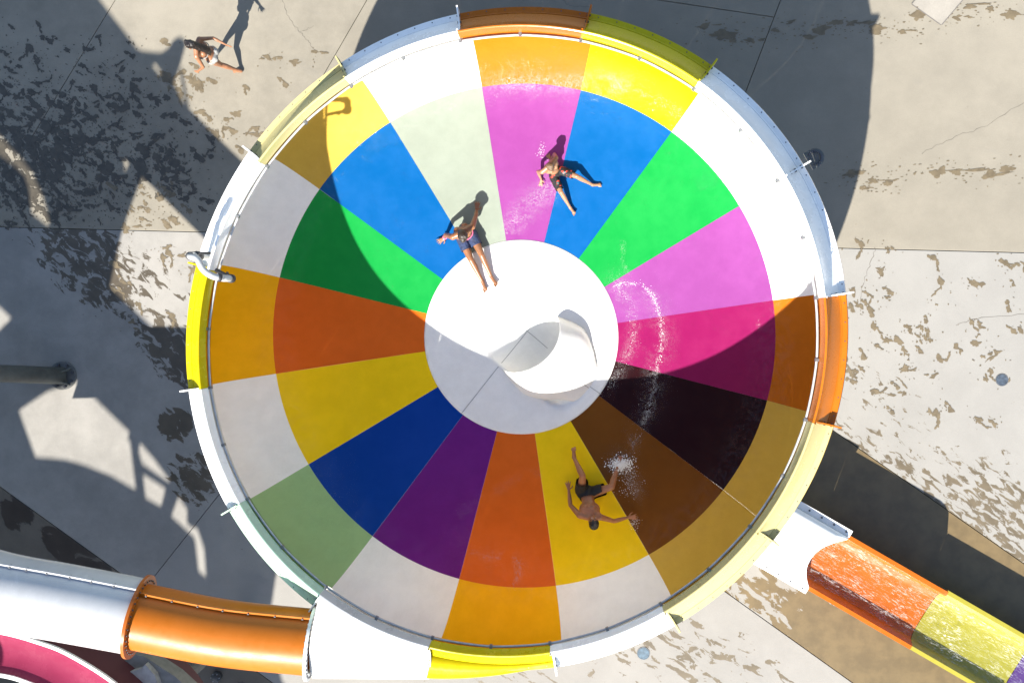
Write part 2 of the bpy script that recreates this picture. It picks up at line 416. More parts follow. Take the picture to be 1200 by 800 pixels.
outer = [[hood_pt(i / ns, math.pi * j / na) for j in range(na + 1)] for i in range(ns + 1)]
inner = [[hood_pt(i / ns * .93, math.pi * j / na, -.035) for j in range(na + 1)] for i in range(ns + 1)]
lip = [[outer[0][j].lerp(inner[0][j], t) - AX * .03 * math.sin(t * math.pi) for j in range(na + 1)] for t in (0, .25, .5, .75, 1)]
grid(bm, outer[::-1] + lip[1:-1] + inner)
bmesh.ops.recalc_face_normals(bm, faces=bm.faces)
hood = obj('exit_hood', bm, fiberglass('hood_white', PAL['white'], rough=.34), disc, True); hood['label'] = 'smooth white hood over the exit hole'
bm = bmesh.new()                                               # thin moulding joints across disc and hood
def ground_line(a, b, n=30, w=.006):
    rows = []
    d = (b - a).normalized(); s = Vector((-d.y, d.x, 0)) * w
    for i in range(n + 1):
        p = a.lerp(b, i / n); z = ZD + disc_h(p.x, p.y) + .0015
        rows.append([Vector((p.x - s.x, p.y - s.y, z)), Vector((p.x + s.x, p.y + s.y, z))])
    grid(bm, rows)
ground_line(P(541, 484, 2.15), P(648, 348, 2.15)); ground_line(P(606, 380, 2.15), P(640, 410, 2.15)); ground_line(P(690, 452, 2.15), P(706, 463, 2.15), 6)
rows = []
for i in range(2, ns):
    p = hood_pt(i / ns, math.pi * .5, .003); rows.append([p - AP * .005, p + AP * .005])
grid(bm, rows)
obj('mould_joint', bm, plain('joint_grey', (.35, .35, .35), .7), disc)

# support columns, ring beam and the pipe that feeds the spray ring
for k in range(6):
    th = A0 + DA * (.5 + k * 16 / 6); p = bp(th, 3.3, 0)
    bm = bmesh.new(); tube(bm, [Vector((p.x, p.y, .03)), Vector((p.x, p.y, floor_z(3.3) - .06))], .16, 16)
    cyl(bm, (p.x, p.y, 0), .3, .03, 20)
    obj('support_column', bm, M_steel, bowl)
bm = bmesh.new(); th = R(31.2); c = bp(th, 5.17, 4.25); er = Vector((math.cos(th), math.sin(th), 0)); et = Vector((-er.y, er.x, 0))
pts = [c + er * (.15 * math.cos(a)) + et * (.14 * math.sin(a)) for a in [i * math.pi / 8 - math.pi / 2 for i in range(9)]] + [c - er * .1 + et * .14, c - er * .1 - et * .14]
prism(bm, [(p.x, p.y) for p in pts], 4.22, 4.25)
hp = obj('column_head', bm, M_steel, bowl)
bm = bmesh.new()
for i in range(13):
    a = R(-115 + 230 * i / 12); p = c + er * .10 * math.cos(a) + et * .095 * math.sin(a); cyl(bm, p, .013, .03, 7)
kind(obj('head_bolts', bm, M_bolt, hp), 'stuff')
qa, qb = P(222, 297, 5.55), P(267, 326, 5.62); qd = (qb - qa); qd.z = 0; qn = Vector((-qd.y, qd.x, 0)).normalized()
def up_(t, z, off=0.0): q = qa + qd * t + qn * off; q.z = z; return q
arch = spline([up_(.10, 4.92), up_(.06, 5.35), up_(.08, 5.62), up_(.22, 5.82, .02), up_(.40, 5.88, .045), up_(.60, 5.88, -.03), up_(.80, 5.84, -.05), up_(.96, 5.76, -.02), up_(1.0, 5.55)], 7)
bm = bmesh.new(); tube(bm, arch, .048, 12); ap = obj('spray_arch', bm, plain('bent_white_pipe', (0.4, 0.4, 0.384), .25), bowl, True)
ap['label'] = 'bent white feed pipe arching over the rim'
for a_q, b_q, r_q in ((up_(.065, 5.28), up_(.062, 5.40), .066), (up_(.12, 5.70), up_(.17, 5.77, .01), .058), (up_(.90, 5.80, -.03), up_(.95, 5.77, -.02), .058), (up_(1.0, 5.55), up_(1.0, 5.47), .062), (up_(1.0, 5.60), up_(.82, 5.40, .02), .022), (up_(1.0, 5.50), up_(.60, 5.44, -.02), .03), (up_(.02, 5.5, .02), up_(.24, 5.3, .12), .02)):
    bm = bmesh.new(); tube(bm, [a_q, b_q], r_q, 12); obj('clamp', bm, M_dark, ap, True)

# ------------------------------------------------------------------ entry tube
def sweep(bm, path, rad, n=28, a0=0.0, a1=2 * math.pi):
    rows = []
    for i, p in enumerate(path):
        t = path[min(i + 1, len(path) - 1)] - path[max(i - 1, 0)]; s, u = frame_of(t)
        r = rad if not isinstance(rad, (list, tuple)) else rad[i]
        full = abs(a1 - a0 - 2 * math.pi) < 1e-4
        rows.append([p + s * r * math.cos(a0 + (a1 - a0) * k / n) + u * r * math.sin(a0 + (a1 - a0) * k / n) for k in range(n if full else n + 1)])
    grid(bm, rows, close_v=abs(a1 - a0 - 2 * math.pi) < 1e-4)
    return rows
t0_ = P(0, 692, 5.42)
def sunward(x, y, z): return P(x, y) - U * SUN_COT * z + Vector((0, 0, z))
ctrl = [sunward(-150, -178, 9.9), sunward(-50, -78, 8.8), sunward(100, 72, 7.3), sunward(192, 165, 6.35), sunward(254, 227, 5.75), t0_, P(78, 706, 5.34), P(163, 722, 5.24), P(262, 741, 5.10), P(366, 752, 4.98)]
path = spline(ctrl, 10); jn = 70
wpath, opath = path[:jn + 1], path[jn:]
entry = thing('entry_tube', 'enclosed tube slide, white then orange, running into the lower left of the bowl', 'tube slide', (-6.27, -4.33, 0))
def tube_section(pth, r, mat, name, lab):
    bm = bmesh.new(); sweep(bm, pth, r, 36); bmesh.ops.recalc_face_normals(bm, faces=bm.faces)
    o = obj(name, bm, mat, entry, True); o['label'] = lab
    # flanged seams where the upper and the lower half shell meet
    for sgn in (-1, 1):
        bm = bmesh.new(); rows = []; bb = bmesh.new()
        for i, p in enumerate(pth):
            t = pth[min(i + 1, len(pth) - 1)] - pth[max(i - 1, 0)]; s, u = frame_of(t)
            a = R(30); d = (s * math.cos(a) * -sgn + u * math.sin(a) * (1 if sgn > 0 else -1)); nn = d.cross(t.normalized())
            ri = r[i] if isinstance(r, list) else r
            q = p + d * (ri - .005); e = p + d * (ri + .055)
            rows.append([q - nn * .012, e - nn * .012, e + nn * .012, q + nn * .012])
            if i % 3 == 1 and sgn > 0: cyl(bb, p + d * (ri + .03) + nn * .01 , .014, .02, 6, nn); cyl(bb, p + d * (ri + .03) - nn * .03, .014, .02, 6, nn)
        grid(bm, rows, close_v=True); bmesh.ops.recalc_face_normals(bm, faces=bm.faces)
        f = obj('seam_flange', bm, mat, o)
        if sgn > 0: kind(obj('seam_bolts', bb, M_bolt, f), 'stuff')
        else: bb.free()
    return o
def ring_flange(p, t, r0, r1, mat, nb=36, th=.022):
    t = t.normalized(); s, u = frame_of(t); bm = bmesh.new(); rows = []
    for r, d in ((r0, -th), (r1, -th), (r1, th), (r0, th)):
        rows.append([p + t * d + s * r * math.cos(2 * math.pi * k / 40) + u * r * math.sin(2 * math.pi * k / 40) for k in range(40)])
    grid(bm, rows, close_u=True, close_v=True); bmesh.ops.recalc_face_normals(bm, faces=bm.faces)
    o = obj('ring_flange', bm, mat, entry); autosmooth(o, 30)
    bm = bmesh.new()
    for k in range(nb):
        a = 2 * math.pi * k / nb; q = p + (s * math.cos(a) + u * math.sin(a)) * (r0 + r1) / 2
        cyl(bm, q + t * th, .014, .018, 6, t); cyl(bm, q - t * (th + .018), .014, .018, 6, t)
    kind(obj('flange_bolts', bm, M_bolt, o), 'stuff'); return o
tube_section(wpath, [.585 - .04 * k / len(wpath) for k in range(len(wpath))], fiberglass('tube_white', (0.44, 0.444, 0.448), rough=.2), 'tube_section', 'white section of the entry tube')
tube_section(opath, .475, fiberglass('tube_orange', (0.38, 0.106, 0.00634), rough=.36), 'tube_section', 'orange section of the entry tube')
ring_flange(path[jn], path[jn + 1] - path[jn - 1], .45, .605, fiberglass('flange_orange', (0.349, 0.0896, 0.0106), rough=.3))
ring_flange(path[-1], path[-1] - path[-3], .44, .55, fg('white', 'rim'))
q = ctrl[1]; bm = bmesh.new(); tube(bm, [Vector((q.x, q.y, 0)), q - Vector((0, 0, .5))], .14, 14); cyl(bm, (q.x, q.y, 0), .28, .03, 20); obj('tube_post', bm, M_steel, entry)
# white piece that blends the tube into the rim
bm = bmesh.new(); ths = [A0 + DA * 10 - 0.0, A0 + DA * 11]; rows = []; n1, n2 = 24, 16
te = path[-1]
for i in range(n1 + 1):
    s = i / n1; th = ths[0] + .0004 + (ths[1] - ths[0] - .0008) * s
    k = s * s * (3 - 2 * s)
    crest = bp(th, RC, ZC)
    o_ = P(366 + (503 - 366) * s, 794.5 + 0.5 * s, 4.85); o_.z = 4.86
    row = [bp(th, RW + .004, ZS + .004), bp(th, RC - .012, ZC - .008), crest]
    for j in range(1, n2 + 1):
        t = j / n2
        p = crest.lerp(o_, t ** (1 + .0 * k)); p.z = ZC + (4.86 - ZC) * (t ** 1.25 * (1 - k) + k * (1 - (1 - t) ** 2.0)) + (1 - k) * .24 * math.sin(math.pi * t ** 1.15)
        row.append(p)
    row.append(row[-1] + Vector((0, -.03, -.25)))
    rows.append(row)
grid(bm, rows); bmesh.ops.recalc_face_normals(bm, faces=bm.faces)
o = obj('rim_segment', bm, fiberglass('blend_white', (.46, .46, .45), rough=.3), bowl); autosmooth(o, 40); o['label'] = 'wide white segment where the entry tube runs into the rim'
# widened skirt of the yellow segment beside it
bm = bmesh.new(); rows = []
for i in range(17):
    s = i / 16; th = A0 + DA * 11 + .005 + (DA - .01) * s
    a = bp(th, 4.70, 4.938); w = .30 * (1 - s) ** 1.3 + .03
    b = bp(th, 4.74 + w, 4.90 - .02); rows.append([a + Vector((0, 0, .012)), b, b + Vector((0, 0, -.04)), a + Vector((0, 0, -.03))])
grid(bm, rows, close_v=True); bmesh.ops.recalc_face_normals(bm, faces=bm.faces)
obj('rim_skirt', bm, fg('yellow', 'rim'), bowl, True)

# ------------------------------------------------------------------ exit lane
LA = Vector((.868, -.497, 0)); LN = Vector((.497, .868, 0))       # along, and to the up-right side
L0 = Vector((4.08, -4.41, 0))
lane = thing('exit_lane', 'open splash lane with orange then yellow then purple trough under the bowl edge', 'water slide', L0)
def lp(s, v, z): q = L0 + LA * s + LN * v; q.z = z; return q
def trough(s0, s1, zt_l, zt_r, mat, name, lab, hw=.575, round_end=0.0):
    rows = []; n = 20
    for i in range(n + 1):
        s = s0 + (s1 - s0) * i / n
        e = 0.0
        if round_end and s > s1 - round_end: e = 1 - math.sqrt(max(0, 1 - ((s - s1 + round_end) / round_end) ** 2))
        zl, zr = zt_l, zt_r - e * (zt_r - .82)
        prof = [(-hw - .075, zl - .06), (-hw - .075, zl), (-hw, zl + .005), (-hw + .03, zl - .05), (-hw + .07, .62), (-hw + .14, .56), (-hw + .3, .53), (0, .525),
                (hw - .3, .53), (hw - .14, .56), (hw - .07, .62), (hw - .03, zr - .05), (hw, zr + .005), (hw + .075, zr), (hw + .075, zr - .06),
                (hw + .02, zr - .07), (hw - .05, .5), (hw - .17, .31), (0, .25), (-hw + .17, .31), (-hw + .05, .5), (-hw - .02, zl - .07)]
        rows.append([lp(s, v, z) for v, z in prof])
    bm = bmesh.new(); V = grid(bm, rows, close_v=True)
    bm.faces.new(V[0]); bm.faces.new(V[-1][::-1])
    bmesh.ops.recalc_face_normals(bm, faces=bm.faces)
    o = obj(name, bm, mat, lane); autosmooth(o, 40); o['label'] = lab; return o
trough(-2.6, .32, .80, 1.22, fg('white', 'tube'), 'trough_section', 'white start of the lane below the bowl')
trough(.33, 2.62, .80, 1.25, fiberglass('lane_orange', (0.39, 0.0896, 0.00528), rough=.25), 'trough_section', 'orange trough section with foaming water', round_end=.35)
trough(2.63, 4.55, .78, .82, fiberglass('lane_yellow', (.27, .235, .03), rough=.25), 'trough_section', 'pale yellow trough section')
trough(4.56, 10.5, .76, .80, fiberglass('lane_purple', (.07, .03, .13), rough=.25), 'trough_section', 'purple trough section at the frame corner')
# tunnel roof with a U-shaped mouth and bolted side flanges
rows = []; na = 24
for i in range(18):
    t = i / 17; row = []
    for j in range(na + 1):
        a = math.pi * j / na; v = .60 * math.cos(a); z = .82 + .40 * (1 - (1 - t) * 0) * math.sin(a) ** .7 + (.40 * (1 + math.cos(a)) / 2)
        s = -2.6 + (2.6 + .02 + .42 * abs(math.cos(a)) ** 2.2) * t
        row.append(lp(s, v, z + .10 * (1 - t)))
    rows.append(row)
bm = bmesh.new(); grid(bm, rows); bmesh.ops.recalc_face_normals(bm, faces=bm.faces)
r_o = obj('tunnel_roof', bm, fg('white', 'tube'), lane, True)
sm = r_o.modifiers.new('thick', 'SOLIDIFY'); sm.thickness = .03; sm.offset = 0
bm = bmesh.new(); bb = bmesh.new()
for v, z in ((-.66, .86), (.68, 1.27)):
    box(bm, lp(-1.05, v, z), (3.0, .13, .03), math.atan2(LA.y, LA.x))
    for i in range(12): cyl(bb, lp(-2.4 + i * .25, v, z + .014), .018, .02, 7)
f = obj('side_flange', bm, fg('white', 'rim'), lane); kind(obj('side_bolts', bb, M_bolt, f), 'stuff')
for s in (.9, 3.0, 5.4):
    bm = bmesh.new(); box(bm, lp(s, 0, .125), (.12, .9, .25), math.atan2(LA.y, LA.x)); obj('lane_foot', bm, M_steel, lane)
# running water
n = N('foaming_water'); v = n.mapping((1, 1, 1), (0, 0, R(29.8)))
st = n.noise(3.4, 10, .72, n.mapping((.55, 2.4, 1), (0, 0, R(29.8))), 1.6); st2 = n.noise(9, 6, .7, n.mapping((.45, 1.9, 1), (0, 0, R(29.8))), 2.0)
fo = n.math('MULTIPLY', n.ramp(n.math('ABSOLUTE', n.math('SUBTRACT', st, .5)), 0, .035, 1, 0), n.ramp(st2, .42, .62))
st3 = n.noise(1.1, 4, .6, n.mapping((.8, 1.6, 1), (0, 0, R(29.8))), .6)
fo = n.math('MULTIPLY', n.math('ADD', n.math('MULTIPLY', fo, .70), n.math('MULTIPLY', n.ramp(st2, .52, .75), .16)), n.ramp(st3, .30, .62, .25, 1), clamp=True)
tr = n.n.new('ShaderNodeBsdfTransparent'); tr.inputs[0].default_value = (.93, .96, .96, 1)
gl = n.n.new('ShaderNodeBsdfGlossy'); gl.inputs[1].default_value = .16
df = n.n.new('ShaderNodeBsdfDiffuse'); df.inputs[0].default_value = (.82, .83, .83, 1)
bmp = n.n.new('ShaderNodeBump'); bmp.inputs['Strength'].default_value = .16; bmp.inputs['Distance'].default_value = .012; n.l(st2, bmp.inputs['Height'])
n.l(bmp.outputs[0], gl.inputs['Normal'])
fr = n.n.new('ShaderNodeFresnel'); fr.inputs[0].default_value = 1.33; n.l(bmp.outputs[0], fr.inputs['Normal'])
m1 = n.n.new('ShaderNodeMixShader'); n.l(fr.outputs[0], m1.inputs[0]); n.l(tr.outputs[0], m1.inputs[1]); n.l(gl.outputs[0], m1.inputs[2])
m2 = n.n.new('ShaderNodeMixShader'); n.l(n.math('MULTIPLY', fo, .75), m2.inputs[0]); n.l(m1.outputs[0], m2.inputs[1]); n.l(df.outputs[0], m2.inputs[2])
n.l(m2.outputs[0], n.out.inputs[0]); M_water = n.m
bm = bmesh.new(); rows = []
for i in range(90):
    s = -.6 + 11 * i / 89
    rows.append([lp(s, -.50 + 1.0 * j / 14, .60 + .03 * noise.noise(Vector((s * 2.5, j * .5, 3))) + .014 * noise.noise(Vector((s * 8, j * 1.4, 9)))) for j in range(15)])
grid(bm, rows); w = obj('lane_water', bm, M_water, None, True); kind(w, 'stuff'); w['label'] = 'foaming water running down the exit lane'

# ------------------------------------------------------------------ other flume and steel at the lower left
pf = thing('pink_flume', 'open pink flume with white edges curving through the lower left corner', 'water slide', P(60, 780, 0))
ze = 4.4
ue = spline([P(x, y, ze + .0) for x, y in ((-160, 735), (-60, 735), (0, 741), (45, 753), (80, 767), (130, 798), (170, 836), (215, 900))], 8)
le = spline([P(x, y, ze) for x, y in ((-160, 782), (-60, 784), (0, 790), (30, 798), (60, 812), (95, 838), (120, 866), (150, 920))], 8)
bm = bmesh.new(); rows = []; e1 = []; e2 = []
for a, b in zip(ue, le):
    row = []
    for j in range(13):
        t = j / 12; p = a.lerp(b, t); p.z = ze - .12 * math.sin(math.pi * t) ** .7; row.append(p)
    rows.append(row)
grid(bm, rows); bmesh.ops.recalc_face_normals(bm, faces=bm.faces)
o = obj('flume_channel', bm, fiberglass('flume_pink', (.27, .030, .075), rough=.25, trans=.25), pf, True)
for edge, other in ((ue, le), (le, ue)):
    bm = bmesh.new(); rows = []
    for a, b in zip(edge, other):
        d = (a - b).normalized(); z = Vector((0, 0, 1))
        rows.append([a + z * .01 - d * .02, a + z * .02 + d * .035, a + d * .035 - z * .03, a - d * .02 - z * .03])
    grid(bm, rows, close_v=True); bmesh.ops.recalc_face_normals(bm, faces=bm.faces); obj('flume_edge', bm, fg('white', 'rim'), pf)
bm = bmesh.new(); rows = []
for a, b in zip(ue, le):
    d = (a - b).normalized(); rows.append([a + d * .02 - Vector((0, 0, .02)), a + d * .16 - Vector((0, 0, .8)), a + d * .2 - Vector((0, 0, 1.5))])
grid(bm, rows); obj('flume_side', bm, fiberglass('flume_side_maroon', (0.0848, 0.0264, 0.0317), rough=.4), pf, True)
bm = bmesh.new(); q = P(-40, 760, 0); tube(bm, [Vector((q.x, q.y, 0)), Vector((q.x - .2, q.y - .2, 4.0))], .13, 14); obj('flume_post', bm, M_steel, pf)

fr_ = thing('steel_bracket', 'grey bolted steel bracket with white end plate below the orange tube', 'bracket', P(170, 785, 0))
zb = 3.9
def poly_px(bm, pts, z0, z1): prism(bm, [(P(x, y, z1).x, P(x, y, z1).y) for x, y in pts], z0, z1)
bm = bmesh.new(); poly_px(bm, [(153, 766), (168, 768), (205, 792), (230, 815), (200, 815), (180, 792), (150, 779), (128, 792), (128, 788)][::-1], zb - .3, zb); obj('bracket_arm', bm, plain('grey_bracket', (0.174, 0.179, 0.169), .5), fr_)
bm = bmesh.new(); poly_px(bm, [(128, 797), (134, 791), (166, 783), (170, 778), (181, 790), (190, 815), (128, 815)][::-1], zb - .05, zb + .12); obj('end_plate', bm, plain('white_plate', (0.327, 0.327, 0.317), .45), fr_)
bm = bmesh.new()
for x, y in ((147, 778), (160, 785), (137, 784), (176, 786)): q = P(x, y, zb); cyl(bm, q - Vector((0, 0, .005)), .02, .03, 7)
kind(obj('bracket_bolts', bm, M_bolt, fr_), 'stuff')
bm = bmesh.new(); q = P(195, 800, 0); q2 = P(195, 812, zb - .3); tube(bm, [Vector((q2.x, q2.y, 0)), q2], .12, 12); obj('bracket_post', bm, M_steel, fr_)

colm = thing('steel_column', 'grey round steel column on a bolted base plate at the left frame edge', 'column', P(72, 441))
cp = P(74, 440)
bm = bmesh.new(); cyl(bm, (cp.x, cp.y, 0), .29, .035, 32); bp_ = obj('base_plate', bm, plain('base_steel', (0.106, 0.106, 0.1), .5), colm)
bm = bmesh.new()
for k in range(8):
    a = k * math.pi / 4 + .3; cyl(bm, (cp.x + .235 * math.cos(a), cp.y + .235 * math.sin(a), .03), .028, .045, 8)
kind(obj('base_bolts', bm, M_bolt, bp_), 'stuff')
bm = bmesh.new(); tube(bm, [cp + Vector((0, 0, .03)), cp + Vector((-2.6, .38, 3.4))], .175, 28); obj('shaft', bm, M_steel, colm, True)
for k in range(4):
    a = k * math.pi / 2 + .7; d = Vector((math.cos(a), math.sin(a), 0)); t = Vector((-d.y, d.x, 0)) * .01
    bm = bmesh.new(); pr = [cp + d * .15 + Vector((0, 0, .035)), cp + d * .26 + Vector((0, 0, .035)), cp + d * .15 + Vector((0, 0, .28))]
    A = [bm.verts.new(p - t) for p in pr]; B = [bm.verts.new(p + t) for p in pr]; bm.faces.new(A[::-1]); bm.faces.new(B)
    for i in range(3): bm.faces.new((A[i], A[(i + 1) % 3], B[(i + 1) % 3], B[i]))
    obj('gusset', bm, M_steel, colm)

for (x, y, r, lab, c) in ((1174, 445, .105, 'small round blue-grey drain cover on the splashed pavement right of the bowl', (.045, .06, .08)), (754, 765, .115, 'small round blue drain cover on the pavement below the bowl', (.06, .10, .135))):
    p = P(x, y); bm = bmesh.new(); cyl(bm, (p.x, p.y, 0), r, .012, 24); bmesh.ops.bevel(bm, geom=[e for e in bm.edges if all(v.co.z > .01 for v in e.verts)], offset=.004, segments=1, affect='EDGES')
    t = thing('drain_cover', lab, 'drain', (p.x, p.y, 0), 'round drain covers in the pavement')
    l_ = obj('lid', bm, plain('drain_lid', c, .5, 0, .35, 14), t)
    bm = bmesh.new(); tube(bm, [Vector((p.x + (r + .008) * math.cos(a), p.y + (r + .008) * math.sin(a), .004)) for a in [i * math.pi / 12 for i in range(24)]], .008, 6, closed=True); obj('lid_ring', bm, M_galv, t)
p = P(1100, 5); t = thing('access_cover', 'square pale concrete access cover set in the pavement at the top edge', 'access cover', (p.x, p.y, 0))
a_ = [w2(1068, 5), w2(1103, 30), w2(1132, -4), w2(1096, -30)]
cen = sum(a_, Vector((0, 0))) / 4
bm = bmesh.new(); prism(bm, [cen + (q - cen) * .97 for q in a_][::-1], .002, .012); obj('cover_plate', bm, concrete('cover_concrete', (0.243, 0.222, 0.19), WETB), t)
bm = bmesh.new()
for i in range(4):
    q, r_ = a_[i], a_[(i + 1) % 4]; m = (q + r_) / 2; d = r_ - q; box(bm, Vector((m.x, m.y, .005)), (d.length - .02, .016, .008), math.atan2(d.y, d.x))
obj('cover_frame', bm, plain('dark_frame', (.12, .11, .10), .7), t)
p = P(255, 791); t = thing('post_cap', 'small black bolted post cap on the pavement below the orange tube', 'post cap', (p.x, p.y, 0))
bm = bmesh.new(); cyl(bm, (p.x, p.y, 0), .10, .12, 16); cyl(bm, (p.x, p.y, .12), .07, .03, 16); obj('cap', bm, M_dark, t, True)
bm = bmesh.new()
for k in range(6): cyl(bm, (p.x + .085 * math.cos(k * 1.05), p.y + .085 * math.sin(k * 1.05), .12), .014, .02, 6)
kind(obj('cap_bolts', bm, M_galv, t), 'stuff')

# ------------------------------------------------------------------ unseen slide tower added left of the frame, shaped to shade the ground
ZT = 8.3
tower = thing('shadow_tower', 'unseen slide tower added left of the picture, shaped to cast the ground shadows', 'tower', (-14, -9, 0))
def lift(x, y, z=ZT): g_ = P(x, y); return g_ - U * SUN_COT * z + Vector((0, 0, z))
outer_ = [(-420, -140), (30, -140), (114, 0), (160, 60), (166, 63), (188, 65), (197, 59), (202, 50), (209, 46), (215, 49), (217, 55), (210, 80), (202, 100), (219, 131), (196, 170), (172, 200), (170, 198), (157, 232), (144, 268), (138, 292), (128, 338), (188, 396), (206, 390), (232, 393), (243, 470), (264, 560), (300, 628), (330, 666), (324, 668), (318, 708), (312, 740), (330, 800), (360, 850), (-420, 850)]
holes_ = [[(0, 2), (-14, -22), (5, -35), (24, 0), (44, 28), (36, 47)], [(53, 40), (55, 43), (53, 46), (51, 43)], [(47, 55), (54, 58), (55, 61), (43, 61)],
          [(174, 75), (183, 72), (190, 82), (187, 92)], [(189, 67), (193, 71), (189, 75), (185, 71)],
          [(-6, 148), (15, 172), (21, 177), (38, 198), (50, 224), (59, 256), (56, 268), (36, 252), (34, 226), (28, 208), (12, 193), (-6, 180)],
          [(140, 157), (149, 167), (156, 179), (146, 204), (143, 180)], [(-12, 345), (16, 372), (-12, 400)],
          [(20, 480), (56, 456), (91, 444), (153, 504), (150, 511), (153, 514), (161, 578), (130, 560), (100, 548), (76, 541), (41, 538)],
          [(164, 515), (182, 536), (201, 562), (198, 568), (166, 546), (162, 532)], [(166, 551), (194, 569), (194, 572), (188, 596), (170, 586)],
          [(210, 579), (220, 594), (220, 610), (226, 615), (232, 616), (240, 640), (243, 681), (232, 671), (228, 636), (226, 631), (200, 607)],
          [(158, 764), (187, 769), (200, 784), (196, 792)]]
cu = bpy.data.curves.new('deck', 'CURVE'); cu.dimensions = '2D'; cu.fill_mode = 'BOTH'; cu.extrude = .05  # plate outlined by the wanted shadow, openings cut for the lit patches
for poly in [outer_] + holes_:
    sp = cu.splines.new('POLY'); sp.points.add(len(poly) - 1); sp.use_cyclic_u = True
    for q, (x, y) in zip(sp.points, poly): v = lift(x, y); q.co = (v.x, v.y, 0, 1)
tmp = bpy.data.objects.new('deck_tmp', cu); COL.objects.link(tmp); tmp.location = (0, 0, 0)
dg = bpy.context.evaluated_depsgraph_get(); dg.update()
me = bpy.data.meshes.new_from_object(tmp.evaluated_get(dg)); bpy.data.objects.remove(tmp)
for v in me.vertices: v.co.z += ZT
objm('deck', me, plain('shadow_deck_grey', (.32, .30, .27), .8), tower)
for x, y in ((-16.5, -12.5), (-17.5, -5), (-13.2, -13.6), (-19, -2)):
    bm = bmesh.new(); tube(bm, [Vector((x, y, 0)), Vector((x, y, ZT - .06))], .15, 14); obj('shadow_tower_post', bm, M_steel, tower)
bm = bmesh.new()                                                     # hand rail whose thin shadow shows beside the walker
a_, b_ = lift(212, 82), lift(222, 138)
tube(bm, [a_, b_], .03, 8); obj('hand_rail', bm, M_galv, tower)

# ------------------------------------------------------------------ wet footprints and splashes on the pavement
M_wetshaded = plain('wet_footprint', (0.0554, 0.0465, 0.0327), .45, 0, .2, 6)
M_wetlit = plain('wet_footprint_sunlit', (0.116, 0.0896, 0.0528), .5, 0, .2, 6)  # same wet concrete as above, coloured lighter for prints lying in sun
def splat(bm, c, L, W_, ang, z, n=11, rough=.35):
    ca, sa = math.cos(ang), math.sin(ang); ph = random.random() * 90; z = random.uniform(.003, .010)
    vs = []; n = 26 if L > .05 else (14 if L > .02 else 6)
    for i in range(n):
        a = 2 * math.pi * i / n; u = Vector((math.cos(a), math.sin(a), 0)); o = Vector((ph, ph * .7, ph))
        k = max(.25, 1 + rough * (1.5 * noise.noise(u * .9 + o) + .8 * noise.noise(u * 2.4 + o) + .45 * noise.noise(u * 5 + o)))
        x, y = L * k * math.cos(a), W_ * k * math.sin(a) * (1 + .3 * math.cos(a))
        vs.append(bm.verts.new((c.x + x * ca - y * sa, c.y + x * sa + y * ca, z)))
    bm.faces.new(vs)
def foot(bm, c, ang, z, s=1.0):
    d = Vector((math.cos(ang), math.sin(ang), 0)); nn = Vector((-d.y, d.x, 0)); kind_ = random.random()
    if kind_ < .45:
        splat(bm, c, .085 * s, .052 * s, ang, z, 11, .6)
        q = c; b = ang
        for k in range(random.randint(1, 4)):
            b += random.gauss(0, .5); q = q + Vector((math.cos(b), math.sin(b), 0)) * .075 * s
            splat(bm, q, .06 * s, random.uniform(.014, .03) * s, b, z + .0005 * (k + 1), 9, .7)
    elif kind_ < .75:
        splat(bm, c + d * .06 * s, .075 * s, .05 * s, ang, z, 11, .5); splat(bm, c - d * .09 * s + nn * .012, .05 * s, .036 * s, ang, z + .0006, 9, .5)
        splat(bm, c - d * .02 * s + nn * .03, .07 * s, .016 * s, ang, z + .0012, 8, .7)
    else:
        for k in range(random.randint(2, 5)): splat(bm, c + Vector((random.gauss(0, .09), random.gauss(0, .05), 0)) * s, random.uniform(.02, .09) * s, random.uniform(.015, .045) * s, ang + random.gauss(0, .4), z + .0005 * k, 9, .8)
    for _ in range(random.randint(1, 7)):
        splat(bm, c + Vector((random.gauss(0, .16), random.gauss(0, .12), 0)), random.uniform(.005, .022), random.uniform(.004, .014), random.random() * 6, z + .0028, 6)
bm = bmesh.new(); bl = bmesh.new(); cnt = 0
def sunny(x, y): return x - 160 > (y - 62) * .93 and y < 235 and x > 160 or (y > 205 and 170 - (y - 198) * .33 < x and x < 262 and x - 170 < (y - 198) * .95)  # where prints take the sunlit copy of the wet colour
while cnt < 420:
    x, y = random.uniform(-40, 262), random.uniform(20, 262)
    dens = math.exp(-((x - 30) / 130) ** 2 - ((y - 190) / 95) ** 2) + .22 * math.exp(-((x - 190) / 90) ** 2 - ((y - 150) / 70) ** 2)
    if random.random() > dens: continue
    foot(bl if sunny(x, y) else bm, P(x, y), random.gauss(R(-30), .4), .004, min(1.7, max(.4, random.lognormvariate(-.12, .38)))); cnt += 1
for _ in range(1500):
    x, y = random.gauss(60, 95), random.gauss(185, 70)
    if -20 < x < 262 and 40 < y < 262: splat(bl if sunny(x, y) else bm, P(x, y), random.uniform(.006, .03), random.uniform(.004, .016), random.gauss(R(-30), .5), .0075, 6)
kind(obj('wet_footprints_shade_tone', bm, M_wetshaded), 'stuff')['label'] = 'wet footprints and drips in the darker tone painted for shaded pavement'
bm = bl
